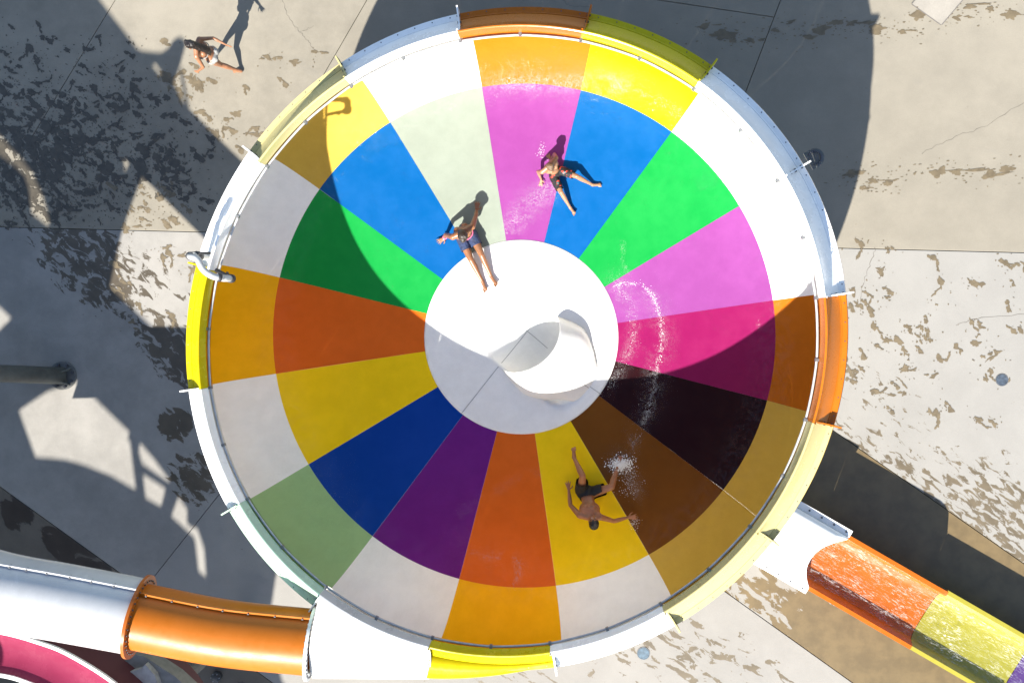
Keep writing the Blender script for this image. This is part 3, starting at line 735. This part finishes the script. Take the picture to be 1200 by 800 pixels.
for (x0, y0, x1, y1, n_) in ((815, 40, 1030, 34, 11), (1020, 36, 1190, 8, 8), (985, 210, 1030, 204, 3), (1000, 215, 1195, 195, 7)):
    for i in range(n_):
        t = (i + random.uniform(.1, .9)) / n_; x = x0 + (x1 - x0) * t; y = y0 + (y1 - y0) * t + random.uniform(-10, 10)
        c = P(x, y); ang = R(random.uniform(-8, 14)); s = random.lognormvariate(-.1, .35)
        splat(bm, c, .10 * s, .05 * s, ang, .004, 12, .7)
        if random.random() < .7: splat(bm, c + Vector((random.uniform(.12, .28) * s, random.uniform(-.02, .05), 0)), random.uniform(.06, .2) * s, random.uniform(.008, .025), ang, .0046, 10, .9)
        for _ in range(14): splat(bm, c + Vector((random.gauss(0, .45), random.gauss(0, .14), 0)), random.uniform(.005, .03), random.uniform(.004, .012), ang, .0052, 6)
for (x, y) in ((311, 70), (325, 69), (344, 74), (371, 65), (247, 95), (288, 102), (331, 97), (232, 132), (275, 134), (262, 150), (270, 153), (256, 158), (299, 158), (280, 175), (296, 152), (200, 105), (210, 112), (265, 140)):
    foot(bm, P(x, y), random.gauss(R(-25), .4), .0045, random.uniform(.7, 1.1))
for i in range(70):
    x = random.uniform(985, 1200); y = random.gauss(415, 55)
    foot(bm, P(x, y), random.gauss(R(-50), .4), .004 + .003 * (i % 7) / 7, random.uniform(.6, 1.0))
for i in range(26):
    x, y = random.uniform(130, 235), random.uniform(205, 390); foot(bm, P(x, y), random.gauss(R(-35), .4), .0042, random.uniform(.8, 1.2))
kind(obj('wet_splashes_sun_tone', bm, M_wetlit), 'stuff')['label'] = 'wet splashes and footprints in the lighter tan painted for sunlit pavement'

def crack(bm, pts, w_=.006):
    pp = spline([P(a, b) for a, b in pts], 7); rows = []
    for i, p in enumerate(pp):
        t = (pp[min(i + 1, len(pp) - 1)] - pp[max(i - 1, 0)]).normalized(); nn = Vector((-t.y, t.x, 0))
        o = nn * random.uniform(-.02, .02) + Vector((0, 0, .0022)); wv = nn * w_ * random.uniform(.3, 1)
        rows.append([p + o - wv, p + o + wv])
    grid(bm, rows)
bm = bmesh.new()
for pts in ([(330, -6), (338, 20), (352, 38), (362, 50), (372, 62)], [(352, 38), (360, 34), (368, 31)], [(1026, 290), (1019, 312), (1012, 330), (1008, 350)], [(660, 0), (668, 6), (690, 8)],
            [(1080, 180), (1120, 160), (1150, 150), (1200, 120)], [(1120, 380), (1150, 372), (1200, 368)]):
    crack(bm, pts)
kind(obj('hairline_cracks', bm, plain('crack_dirt', (.10, .09, .075), .9)), 'stuff')['label'] = 'hairline cracks in the concrete pavement'

# ------------------------------------------------------------------ people
class Body:
    """tapered limbs and rounded masses fused into one continuous skin"""
    def __init__(s): s.bm = bmesh.new()
    def cap(s, p0, r0, p1, r1, flat=None, n=14, m=5):
        p0, p1 = Vector(p0), Vector(p1); t = (p1 - p0); L = t.length; t = t / L if L > 1e-6 else Vector((0, 0, 1))
        a, b = frame_of(t); rows = []
        prof = [(-r0 * math.cos(math.pi / 2 * k / m), r0 * math.sin(math.pi / 2 * k / m)) for k in range(1, m + 1)]
        prof += [(L + r1 * math.sin(math.pi / 2 * k / m), r1 * math.cos(math.pi / 2 * k / m)) for k in range(m)]
        for d, r in prof:
            row = []
            for k in range(n):
                v = a * r * math.cos(2 * math.pi * k / n) + b * r * math.sin(2 * math.pi * k / n)
                if flat: v = v - flat[0] * v.dot(flat[0]) * (1 - flat[1])
                row.append(p0 + t * d + v)
            rows.append(row)
        V = grid(s.bm, rows, close_v=True)
        s.bm.faces.new(V[0][::-1]); s.bm.faces.new(V[-1])
    def ell(s, c, rad, rot=None, seg=18):
        m = Matrix.Translation(Vector(c)) @ (rot.to_4x4() if rot else Matrix.Identity(4)) @ Matrix.Diagonal((*rad, 1))
        bmesh.ops.create_uvsphere(s.bm, u_segments=seg, v_segments=seg // 2 + 2, radius=1, matrix=m)
    def mesh(s, voxel=.007, smooth=6, cut=None):
        bmesh.ops.recalc_face_normals(s.bm, faces=s.bm.faces)
        me = bpy.data.meshes.new('tmp'); s.bm.to_mesh(me); s.bm.free()
        o = bpy.data.objects.new('tmp', me); COL.objects.link(o)
        r = o.modifiers.new('r', 'REMESH'); r.mode = 'VOXEL'; r.voxel_size = voxel
        q = o.modifiers.new('s', 'SMOOTH'); q.iterations = smooth; q.factor = .5
        dg = bpy.context.evaluated_depsgraph_get(); dg.update()
        out = bpy.data.meshes.new_from_object(o.evaluated_get(dg)); bpy.data.objects.remove(o)
        if cut:
            bm = bmesh.new(); bm.from_mesh(out)
            bmesh.ops.delete(bm, geom=[v for v in bm.verts if cut(v.co)], context='VERTS'); bm.to_mesh(out); bm.free()
        return out
def skin(name, c):
    n = N(name); f = n.noise(14, 4, .6); g_ = n.noise(90, 2, .5)
    col = n.mix(n.ramp(f, .35, .65), tuple(x * .88 for x in c), (c[0] * 1.06, c[1] * 1.02, c[2] * 1.0))
    n.l(col, n.b.inputs['Base Color']); n.b.inputs['Roughness'].default_value = .38
    n.b.inputs['Subsurface Weight'].default_value = .12; n.b.inputs['Subsurface Radius'].default_value = (.02, .008, .004)
    n.bump(g_, .1, .004); return n.m
def hair_mat(name, c):
    n = N(name); f = n.noise(60, 4, .7, n.mapping((1, 1, .25)))
    n.l(n.mix(f, tuple(x * .5 for x in c), tuple(x * 1.5 for x in c)), n.b.inputs['Base Color']); n.b.inputs['Roughness'].default_value = .42
    n.bump(f, .8, .01); return n.m
def hand(B, wrist, d, up, s=1.0, spread=.22, curl=.25, thumb=1):
    d = Vector(d).normalized(); up = Vector(up); up = (up - d * up.dot(d)).normalized(); sd = d.cross(up)
    pk = wrist + d * .075 * s
    for k in (-1.5, -.5, .5, 1.5): B.cap(wrist + d * .005, .021 * s, wrist + d * .085 * s + sd * .018 * k * s, .014 * s, (up, .75), 8, 3)
    for k, ln in zip((-1.5, -.5, .5, 1.5), (.062, .075, .08, .07)):
        a = wrist + d * .085 * s + sd * .019 * k * s; e = (d + sd * spread * k * .6).normalized()
        m = a + (e + up * .10) * ln * .5 * s; t = m + (e - up * curl) * ln * .5 * s
        B.cap(a, .0105 * s, m, .0098 * s, None, 8, 3); B.cap(m, .0098 * s, t, .0082 * s, None, 8, 3)
    a = wrist + d * .025 * s + sd * .028 * thumb * s; m = a + (d * .6 + sd * thumb * .9).normalized() * .042 * s; t = m + (d * .9 + sd * thumb * .45 - up * .1).normalized() * .034 * s
    B.cap(a, .014 * s, m, .0115 * s, None, 8, 3); B.cap(m, .0115 * s, t, .009 * s, None, 8, 3)
def foot_(B, ankle, d, up, s=1.0):
    """d runs from heel to toes, up is the instep side"""
    d = Vector(d).normalized(); up = Vector(up); up = (up - d * up.dot(d)).normalized(); sd = d.cross(up)
    heel = ankle - up * .045 * s - d * .035 * s; ball = ankle - up * .062 * s + d * .12 * s
    B.cap(ankle, .038 * s, heel, .033 * s); B.cap(heel, .031 * s, ball, .030 * s, (up, .75)); B.cap(ankle, .034 * s, ball, .028 * s)
    B.cap(ball - sd * .022 * s, .022 * s, ball + sd * .024 * s, .022 * s, (up, .7))
    for k, (ln, r) in enumerate(((.058, .0145), (.05, .0105), (.045, .010), (.038, .0095), (.03, .009))):
        a = ball + sd * (.034 - .0165 * k) * s; B.cap(a, r * s, a + d * ln * s - up * .004, r * .85 * s, None, 8, 3)
def head_(B, c, fwd, up, s=1.0):
    f = Vector(fwd).normalized(); u = Vector(up); u = (u - f * u.dot(f)).normalized(); r = f.cross(u)
    rot = Matrix((r, f, u)).transposed()
    q = lambda x, y, z: c + (r * x + f * y + u * z) * s
    B.ell(q(0, -.012, .03), (.076 * s, .096 * s, .088 * s), rot); B.ell(q(0, .022, -.045), (.056 * s, .066 * s, .070 * s), rot)
    B.cap(q(0, .078, .005), .011 * s, q(0, .100, -.030), .015 * s, None, 8, 3)                        # nose
    B.cap(q(-.018, .080, -.066), .010 * s, q(.018, .080, -.066), .010 * s, None, 8, 3)                # lips
    B.cap(q(-.05, .070, .022), .012 * s, q(.05, .070, .022), .012 * s, None, 8, 3)                     # brow
    B.ell(q(0, .062, -.098), (.024 * s, .022 * s, .02 * s), rot)                                        # chin
    for k in (-1, 1): B.ell(q(.079 * k, -.008, -.012), (.010 * s, .021 * s, .032 * s), rot, 10)            # ears
    return q, rot
def hair_cap(q, rot, s, long=None, low=-.04):
    H = Body(); H.ell(q(0, -.022, .038), (.084 * s, .100 * s, .092 * s), rot, 24); H.ell(q(0, -.055, -.01), (.070 * s, .058 * s, .075 * s), rot, 18)
    H.ell(q(.02, .02, .10), (.045 * s, .05 * s, .035 * s), rot, 12); H.ell(q(-.03, -.03, .105), (.045 * s, .05 * s, .03 * s), rot, 12)
    for p0, r0, p1, r1 in (long or []): H.cap(p0, r0, p1, r1)
    me = H.mesh(.009, 4)
    for v in me.vertices:
        k = noise.noise(v.co * 38) * .006 + noise.noise(v.co * 90) * .003; v.co += v.normal * k
    return me
def person(place, rot, J, sk, hairm, label, s=1.0, long=None, female=False):
    """J: joints in the person's own frame (x to their right, y ahead, z up)"""
    root = thing('person', label, 'person', place)
    M = Matrix.Rotation(rot, 3, 'Z') if not isinstance(rot, Matrix) else rot
    T = lambda v: M @ (Vector(v) * s) + Vector(place)
    D = lambda v: (M @ Vector(v)).normalized()
    j = {k: T(v) for k, v in J.items() if not k.startswith('_')}
    B = Body()
    pel, che, nec, hd = j['pelvis'], j['chest'], j['neck'], j['head']
    sp = (nec - pel).normalized(); across = (j['sh_r'] - j['sh_l']).normalized(); fr = across.cross(sp) * -1
    fr = sp.cross(across) if D((0, 1, 0)).dot(sp.cross(across)) > 0 or True else fr
    wai = pel.lerp(che, .5); hipw = (j['hip_r'] - j['hip_l']).normalized()
    hw = .115 if female else .105; ww = .098 if female else .108; cw = .115 if female else .135
    B.cap(pel - hipw * .055 * s, hw * s, pel + hipw * .055 * s, hw * s, (fr, .92)); 
    B.cap(pel, .125 * s, wai, ww * s, (fr, .80)); B.cap(wai, ww * s, che, .125 * s, (fr, .78))
    B.cap(che - across * .045 * s, cw * s, che + across * .045 * s, cw * s, (fr, .76))
    for k, sh in ((-1, j['sh_l']), (1, j['sh_r'])):
        B.cap(che + across * .06 * k * s + sp * .03 * s, .09 * s, sh - across * .02 * k * s, .062 * s, (fr, .85)); B.cap(nec, .05 * s, sh, .052 * s)
        B.ell(che + across * .065 * k * s + fr * .075 * s, (.055 * s if female else .05 * s,) * 3); B.ell(che + across * .07 * k * s - fr * .06 * s + sp * .03 * s, (.065 * s,) * 3)
        B.ell(pel + hipw * .062 * k * s - fr * .055 * s - sp * .03 * s, (.082 * s if female else .074 * s,) * 3)
    B.cap(che + sp * .08 * s, .075 * s, nec, .053 * s); B.cap(nec, .053 * s, hd - (hd - nec) * .25, .052 * s)
    f_h = D(J['_look']); q, hr = head_(B, hd, f_h, (hd - nec).normalized() if '_hup' not in J else D(J['_hup']), s)
    for k in ('l', 'r'):
        sh, el, wr = j['sh_' + k], j['el_' + k], j['wr_' + k]; t = .86 if female else 1
        B.cap(sh, .055 * s * t, sh.lerp(el, .45), .046 * s * t); B.cap(sh.lerp(el, .45), .046 * s * t, el, .036 * s * t)
        B.cap(el, .036 * s * t, el.lerp(wr, .3), .038 * s * t); B.cap(el.lerp(wr, .3), .038 * s * t, wr, .024 * s * t)
        hand(B, wr, D(J['_hd_' + k]), D(J['_hu_' + k]), s * (.9 if female else 1), .35, .2, 1 if k == 'l' else -1)
        hp_, kn, an = j['hip_' + k], j['kn_' + k], j['an_' + k]; tt = 1.05 if female else 1
        B.cap(hp_, .088 * s * tt, hp_.lerp(kn, .4), .077 * s * tt); B.cap(hp_.lerp(kn, .4), .077 * s * tt, kn, .053 * s)
        ax = (an - kn).normalized(); thd = (kn - hp_).normalized(); back = (thd - ax * thd.dot(ax)); back = -(back.normalized()) if back.length > .05 else -fr
        if back.dot(fr) > .3 and female: back = -back
        calf = kn.lerp(an, .3)
        B.cap(kn, .052 * s, calf + back * .010 * s, .054 * s); B.cap(calf + back * .010 * s, .054 * s, kn.lerp(an, .75), .035 * s); B.cap(kn.lerp(an, .7), .037 * s, an, .031 * s)
        foot_(B, an, D(J['_fd_' + k]), D(J['_fu_' + k]), s)
    body = objm('body', B.mesh(.0068 * (1 if s > .9 else .95), 5), sk, root, True)
    hm = hair_cap(q, hr, s, [(T(a), r0 * s, T(b), r1 * s) for a, r0, b, r1 in (long or [])])
    objm('hair', hm, hairm, root, True)
    for k in (-1, 1):
        bm = bmesh.new(); bmesh.ops.create_uvsphere(bm, u_segments=10, v_segments=8, radius=.011 * s, matrix=Matrix.Translation(q(.031 * k, .074, .002))); obj('eye', bm, M_eye, root, True)
    bm = bmesh.new(); tube(bm, [q(-.02, .0885, -.067), q(0, .0915, -.065), q(.02, .0885, -.067)], .0035 * s, 6); obj('mouth', bm, M_lip, root, True)
    return root, j, dict(sp=sp, fr=fr, across=across, hipw=hipw, s=s, T=T)
def shorts(root, j, x, mat, name='swim_shorts', leg=.62, top=.10, pad=.012, band=None, flare=.014):
    s = x['s']; B = Body(); pel, hipw, sp, fr = j['pelvis'], x['hipw'], x['sp'], x['fr']
    up = (j['chest'] - pel).normalized()
    B.cap(pel - hipw * .055 * s, (.105 + pad) * s, pel + hipw * .055 * s, (.105 + pad) * s, (fr, .95)); B.cap(pel, (.128 + pad) * s, pel + up * top * s, (.112 + pad) * s, (fr, .86))
    for k in (-1, 1): B.ell(pel + hipw * .062 * k * s - fr * .055 * s - sp * .03 * s, ((.078 + pad) * s,) * 3)
    ends = []
    for k in ('l', 'r'):
        hp_, kn = j['hip_' + k], j['kn_' + k]; e = hp_.lerp(kn, leg)
        r1 = .088 + (.053 - .088) * leg + pad + flare
        B.cap(hp_, (.09 + pad) * s, e, r1 * s + .003); ends.append((e, (kn - hp_).normalized()))
    topc = pel + up * (top + .012) * s
    cut = lambda c: any((c - e).dot(d) > .0 and (c - e).length < .16 * s for e, d in ends) or (c - topc).dot(up) > 0
    me = B.mesh(.008, 4, cut)
    for v in me.vertices: v.co += v.normal * (noise.noise(v.co * 22) * .006)
    o = objm(name, me, mat, root, True)
    if band:
        bm = bmesh.new(); a, b = hipw, fr; r = (.118 + pad) * s
        pts = [topc - up * .022 * s + a * r * 1.12 * math.cos(t) + b * r * .90 * math.sin(t) for t in [2 * math.pi * i / 28 for i in range(28)]]
        rows = [[p + up * z * s for p in pts] for z in (-.024, .02)] ; grid(bm, rows, close_v=True)
        w = obj('waistband', bm, band, root, True); m = w.modifiers.new('t', 'SOLIDIFY'); m.thickness = .012
    return o
M_eye = plain('eye_white', (.55, .52, .48), .2); M_lip = plain('lips', (.32, .08, .06), .4)
def facing(dx, dy): return math.atan2(dy, dx) - math.pi / 2
def slope_m(x, y, yaw):
    """turn about z, then lean with the bowl floor"""
    e = .05; gx = (surf_z(x + e, y) - surf_z(x - e, y)) / (2 * e); gy = (surf_z(x, y + e) - surf_z(x, y - e)) / (2 * e)
    nrm = Vector((-gx, -gy, 1)).normalized()
    return Vector((0, 0, 1)).rotation_difference(nrm).to_matrix() @ Matrix.Rotation(yaw, 3, 'Z')

# boy in navy shorts sitting at the edge of the white centre
px_, py_ = -2.03, 1.30; yaw = facing(.36, -.80)
J = dict(pelvis=(0, 0, .115), chest=(.01, -.05, .40), neck=(.01, -.04, .565), head=(.015, .015, .67), _look=(.05, .8, -.5), _hup=(0, .5, .85),
         sh_l=(-.18, -.06, .52), sh_r=(.19, -.04, .515), el_l=(-.31, -.22, .29), wr_l=(-.33, -.29, .075), el_r=(.31, -.13, .28), wr_r=(.36, -.10, .065),
         hip_l=(-.095, .03, .11), hip_r=(.095, .03, .11), kn_l=(-.105, .44, .175), an_l=(-.09, .85, .075), kn_r=(.10, .44, .165), an_r=(.085, .86, .07),
         _hd_l=(-.5, -.8, -.12), _hu_l=(0, 0, 1), _hd_r=(.9, .15, -.12), _hu_r=(0, 0, 1), _fd_l=(-.18, .75, .55), _fu_l=(0, -.6, .8), _fd_r=(.05, .8, .5), _fu_r=(0, -.5, .8))
pr, j, x = person((px_, py_, surf_z(px_, py_)), slope_m(px_, py_, yaw), J, skin('skin_tan', (0.222, 0.0976, 0.0449)), hair_mat('hair_dark_brown', (.022, .014, .010)),
    'person in navy shorts with a pink waistband sitting at the edge of the white centre')
shorts(pr, j, x, plain('navy_cloth', (0.0158, 0.029, 0.0792), .7, 0, .35, 12), leg=.55, band=plain('pink_band', (.75, .12, .22), .7))
bm = bmesh.new(); w = j['wr_r'].lerp(j['el_r'], .12); s_, u_ = frame_of(j['wr_r'] - j['el_r'])
tube(bm, [w + (s_ * math.cos(a) + u_ * math.sin(a)) * .033 for a in [i * math.pi / 8 for i in range(16)]], .009, 6, closed=True); obj('wristband', bm, plain('pink_rubber', (.8, .2, .45), .5), pr, True)

# smaller boy in black shorts on the magenta and blue wedges
px_, py_ = -.47, 2.33; yaw = facing(.445, -.475)
J = dict(pelvis=(0, 0, .115), chest=(-.01, -.14, .375), neck=(-.005, -.17, .545), head=(.0, -.13, .66), _look=(.05, .85, -.35), _hup=(0, .3, .9),
         sh_l=(-.215, -.20, .48), sh_r=(.205, -.19, .48), el_l=(-.25, -.30, .27), wr_l=(-.10, -.27, .075), el_r=(.27, -.28, .28), wr_r=(.34, -.12, .07),
         hip_l=(-.10, .03, .115), hip_r=(.10, .03, .115), kn_l=(-.27, .38, .25), an_l=(-.40, .76, .075), kn_r=(.21, .40, .235), an_r=(.30, .78, .075),
         _hd_l=(-.2, -1, -.1), _hu_l=(0, 0, 1), _hd_r=(.75, .65, -.12), _hu_r=(0, 0, 1), _fd_l=(-.65, .6, .35), _fu_l=(.3, -.3, .8), _fd_r=(.12, .8, .5), _fu_r=(0, -.5, .8))
pr, j, x = person((px_, py_, surf_z(px_, py_)), slope_m(px_, py_, yaw), J, skin('skin_light', (0.296, 0.158, 0.0896)), hair_mat('hair_light_brown', (.11, .065, .035)),
    'person in black and red patterned shorts sitting across the magenta and blue wedges', .77)
n = N('black_red_cloth'); f = n.noise(16, 2, .5); n.l(n.mix(n.ramp(f, .60, .63), (.012, .012, .014), (.55, .05, .03)), n.b.inputs['Base Color']); n.b.inputs['Roughness'].default_value = .75
f2 = n.noise(11, 2, .5, n.mapping(loc=(5, 2, 1))); n.l(n.mix(n.ramp(f2, .64, .67), n.mix(n.ramp(f, .60, .63), (.012, .012, .014), (.55, .05, .03)), (.08, .16, .17)), n.b.inputs['Base Color'])
shorts(pr, j, x, n.m, leg=.82)

# rider lying back in the yellow wedge, feet toward the centre
px_, py_ = .07, -3.16; yaw = facing(.176, .984)
J = dict(pelvis=(0, 0, .12), chest=(.10, -.24, .30), neck=(.155, -.37, .405), head=(.205, -.40, .53), _look=(-.1, .75, .3), _hup=(.25, -.35, .9),
         sh_l=(-.045, -.365, .35), sh_r=(.30, -.32, .375), el_l=(-.235, -.25, .17), wr_l=(-.31, -.02, .10), el_r=(.54, -.36, .22), wr_r=(.76, -.26, .155),
         hip_l=(-.10, .03, .12), hip_r=(.10, .03, .12), kn_l=(-.115, .30, .38), an_l=(-.32, .56, .22), kn_r=(.40, .20, .25), an_r=(.44, .55, .07),
         _hd_l=(-.3, .9, -.1), _hu_l=(.3, 0, 1), _hd_r=(.95, .25, 0), _hu_r=(0, 0, 1), _fd_l=(-.25, .75, .55), _fu_l=(0, -.6, .8), _fd_r=(.05, .9, .4), _fu_r=(0, -.4, .9))
pr, j, x = person((px_, py_, surf_z(px_, py_)), slope_m(px_, py_, yaw), J, skin('skin_brown', (.37, .155, .07)), hair_mat('hair_black', (.010, .009, .009)),
    'person in black shorts leaning back with arms spread on the golden yellow wedge')
shorts(pr, j, x, plain('black_cloth', (.008, .008, .009), .7), leg=.60, pad=.022)

# woman walking off to the upper left
px_, py_ = -7.10, 4.85; yaw = facing(-.985, .17)
J = dict(pelvis=(0, 0, .86), chest=(.0, .06, 1.16), neck=(.0, .10, 1.345), head=(.0, .16, 1.47), _look=(.0, .9, -.25), _hup=(0, .25, 1),
         sh_l=(-.165, .085, 1.29), sh_r=(.165, .085, 1.29), el_l=(-.30, .03, 1.05), wr_l=(-.36, .20, .88), el_r=(.27, -.10, 1.10), wr_r=(.215, -.30, 1.00),
         hip_l=(-.085, 0, .82), hip_r=(.085, 0, .82), kn_l=(-.085, -.04, .45), an_l=(-.075, -.28, .085), kn_r=(.08, .17, .45), an_r=(.07, .30, .07),
         _hd_l=(-.1, .5, -.8), _hu_l=(-1, .1, 0), _hd_r=(-.15, -.7, -.55), _hu_r=(1, .1, 0), _fd_l=(-.05, 1, -.15), _fu_l=(0, .1, 1), _fd_r=(.05, 1, .1), _fu_r=(0, 0, 1))
lo_ = [((0, .10, 1.53), .07, (0, .03, 1.40), .075), ((0, .03, 1.40), .075, (.01, -.065, 1.22), .066), ((.01, -.065, 1.22), .062, (-.01, -.085, 1.10), .03), ((-.03, -.06, 1.2), .04, (-.05, -.08, 1.05), .014)]
pr, j, x = person((px_, py_, 0), yaw, J, skin('skin_warm', (0.264, 0.124, 0.066)), hair_mat('hair_long_dark', (.014, .010, .009)),
    'person in a white bikini with long dark hair walking barefoot across the pavement', .97, lo_, True)
M_bik = plain('white_swim_cloth', (.27, .268, .26), .7)
shorts(pr, j, x, M_bik, 'bikini_bottom', leg=.13, top=.05, pad=.010, flare=.0)
bm = bmesh.new(); s = x['s']; T = x['T']
ring = [T(v) for v in ((-.135, .11, 1.14), (-.165, .045, 1.13), (-.12, -.04, 1.125), (0, -.065, 1.12), (.12, -.04, 1.125), (.165, .045, 1.13), (.135, .11, 1.14), (.07, .155, 1.15), (0, .14, 1.145), (-.07, .155, 1.15))]
tube(bm, spline(ring + ring[:1], 4)[:-1], .009, 6, closed=True); obj('bikini_strap', bm, M_bik, pr, True)
B = Body()
for k in (-1, 1): B.ell(T((.068 * k, .135, 1.165)), (.062, .055, .055))
objm('bikini_top', B.mesh(.008, 4), M_bik, pr, True)

# ------------------------------------------------------------------ spray and wakes on the bowl floor
def drop(bm, c, r):
    t = [Vector((random.gauss(0, 1), random.gauss(0, 1), random.gauss(0, 1))).normalized() * r * random.uniform(.6, 1.3) for _ in range(2)]
    m = Matrix.Translation(c) @ Matrix.Rotation(random.random() * 6, 4, 'Z') @ Matrix.Diagonal((r * random.uniform(.7, 2.0), r * random.uniform(.6, 1.2), r * .7, 1))
    bmesh.ops.create_icosphere(bm, subdivisions=1, radius=1, matrix=m)
def on_floor(x, y, z=2.45):
    p = P(x, y, z)
    for _ in range(4): p = P(x, y, surf_z(p.x, p.y))
    return p
def wake(bm, pts, n_, spread, r):
    path_ = spline([Vector((a, b, 0)) for a, b in pts], 12)
    for _ in range(n_):
        k = random.random() ** .9 * (len(path_) - 2); i = int(k); q = path_[i].lerp(path_[i + 1], k - i)
        g_ = abs(random.gauss(0, spread)); a = random.random() * 6.28
        p = on_floor(q.x + g_ * math.cos(a), q.y + g_ * math.sin(a)); drop(bm, p + Vector((0, 0, .006)), random.uniform(.3, 1.0) * r)
n = N('broken_water_and_glint'); at = n.n.new('ShaderNodeAttribute'); at.attribute_name = 'foam'
fn = n.noise(11, 8, .66, dist=2.2); f3 = n.noise(2.2, 4, .6, dist=.8); f4 = n.noise(26, 5, .7, dist=1.0)
fil = n.math('MAXIMUM', n.ramp(n.math('ABSOLUTE', n.math('SUBTRACT', fn, .5)), .003, .024, 1, 0), n.math('MULTIPLY', n.ramp(f4, .57, .66), .40))
al = n.math('MULTIPLY', n.math('MULTIPLY', fil, n.ramp(f3, .36, .56)), n.math('MULTIPLY', at.outputs['Fac'], 1.0), clamp=True)
al = n.math('MULTIPLY', al, .85)
tr = n.n.new('ShaderNodeBsdfTransparent'); df = n.n.new('ShaderNodeBsdfDiffuse'); df.inputs[0].default_value = (.62, .63, .64, 1)
mx = n.n.new('ShaderNodeMixShader'); n.l(al, mx.inputs[0]); n.l(tr.outputs[0], mx.inputs[1]); n.l(df.outputs[0], mx.inputs[2]); n.l(mx.outputs[0], n.out.inputs[0])
M_film = n.m
def film(x0, y0, x1, y1, fn_, step=3.0, lab='thin broken film of running water, with painted glint, on the bowl floor', name='water_glint_film'):
    nx, ny = int((x1 - x0) / step) + 1, int((y1 - y0) / step) + 1
    bm = bmesh.new(); w = []
    rows = []
    for a in range(ny + 1):
        row = []
        for b in range(nx + 1):
            x, y = x0 + (x1 - x0) * b / nx, y0 + (y1 - y0) * a / ny
            row.append(on_floor(x, y) + Vector((0, 0, .006))); w.append(fn_(x, y))
        rows.append(row)
    grid(bm, rows); o = obj(name, bm, M_film, None, True); kind(o, 'stuff'); o['label'] = lab
    at = o.data.attributes.new('foam', 'FLOAT', 'POINT'); at.data.foreach_set('value', w)
    return o
def near(pts, n_=6):
    pp = spline([Vector((a, b, 0)) for a, b in pts], n_)
    return lambda x, y: min((p - Vector((x, y, 0))).length for p in pp)
d1 = near([(723, 333), (745, 332), (760, 341), (770, 360), (775, 385), (774, 410), (770, 435), (763, 470), (752, 500), (738, 522)])
d2 = near([(724, 342), (736, 354), (743, 380), (738, 410), (722, 440), (710, 458)]); d3 = near([(730, 285), (731, 305), (737, 322)])
ex = lambda d, w: math.exp(-(d / w) ** 2)
film(690, 275, 800, 535, lambda x, y: min(1, .95 * ex(d1(x, y), 3.2) + .30 * ex(d1(x, y), 13) + .5 * ex(d2(x, y), 7) + .6 * ex(d3(x, y), 2.2)))
d4 = near([(598, 268), (615, 245), (634, 228), (655, 214)])
film(585, 190, 690, 275, lambda x, y: .62 * ex(d4(x, y), 13) * (1 if x < 672 else .3))
film(556, 78, 748, 122, lambda x, y: .75 * ex(y - 97 - .0005 * (x - 640) ** 2, 11) * min(1, max(0, (x - 556) / 40)) * min(1, max(0, (748 - x) / 30)), 3)  # sun glint on the wet bank, painted as white streaks in the film
d5 = near([(552, 647), (575, 652), (592, 651), (604, 655), (609, 663), (606, 676), (602, 684)]); d6 = near([(540, 600), (575, 580), (600, 562), (632, 553)])
film(515, 545, 645, 692, lambda x, y: .50 * ex(d5(x, y), 4) + .22 * ex(d6(x, y), 5) + .10 * ex(d5(x, y), 25), 4)
d7 = near([(730, 535), (728, 548), (738, 560), (745, 575)])
film(690, 500, 775, 625, lambda x, y: min(1, 1.2 * ex(math.hypot((x - 727) / 13, (y - 543) / 9), 1) + .5 * ex(d7(x, y), 9) + .5 * ex(math.hypot(x - 742, y - 611), 7)))
film(240, 430, 420, 720, lambda x, y: .10 * ex(math.hypot((x - 330) / 70, (y - 590) / 90), 1), 6)
bm = bmesh.new()
wake(bm, [(723, 333), (745, 332), (760, 341), (770, 360), (775, 385), (774, 410), (770, 435)], 260, 2.2, .0055)
wake(bm, [(724, 340), (735, 352), (742, 378), (738, 410), (722, 440), (712, 455)], 160, 5, .004)
wake(bm, [(770, 435), (763, 470), (752, 500), (736, 522)], 90, 4, .004)
w = obj('water_wake', bm, M_foam); kind(w, 'stuff'); w['label'] = 'fine droplets along the curved wake right of the white centre'
bm = bmesh.new()
for _ in range(1100):
    a = random.random() * 6.28; r = abs(random.gauss(0, 1)); h = abs(random.gauss(0, .13))
    p = on_floor(727 + r * 7.5 * math.cos(a), 543 + r * 5 * math.sin(a)); drop(bm, p + Vector((0, 0, h * .8)), random.uniform(.003, .011))
for _ in range(260):
    a = random.random() * 6.28
    p = on_floor(736 + random.gauss(0, 7), 560 + random.gauss(0, 12)); drop(bm, p + Vector((0, 0, abs(random.gauss(0, .04)))), random.uniform(.002, .005))
for _ in range(70):
    p = on_floor(743 + random.gauss(0, 3), 611 + random.gauss(0, 4)); drop(bm, p + Vector((0, 0, abs(random.gauss(.12, .06)))), random.uniform(.002, .005))
for _ in range(50):
    p = on_floor(634 + random.gauss(0, 3), 177 + random.gauss(0, 5)); drop(bm, p + Vector((0, 0, .01)), random.uniform(.002, .006))
kind(obj('water_splash', bm, M_foam), 'stuff')['label'] = 'white splash at the foot of the lowest rider'
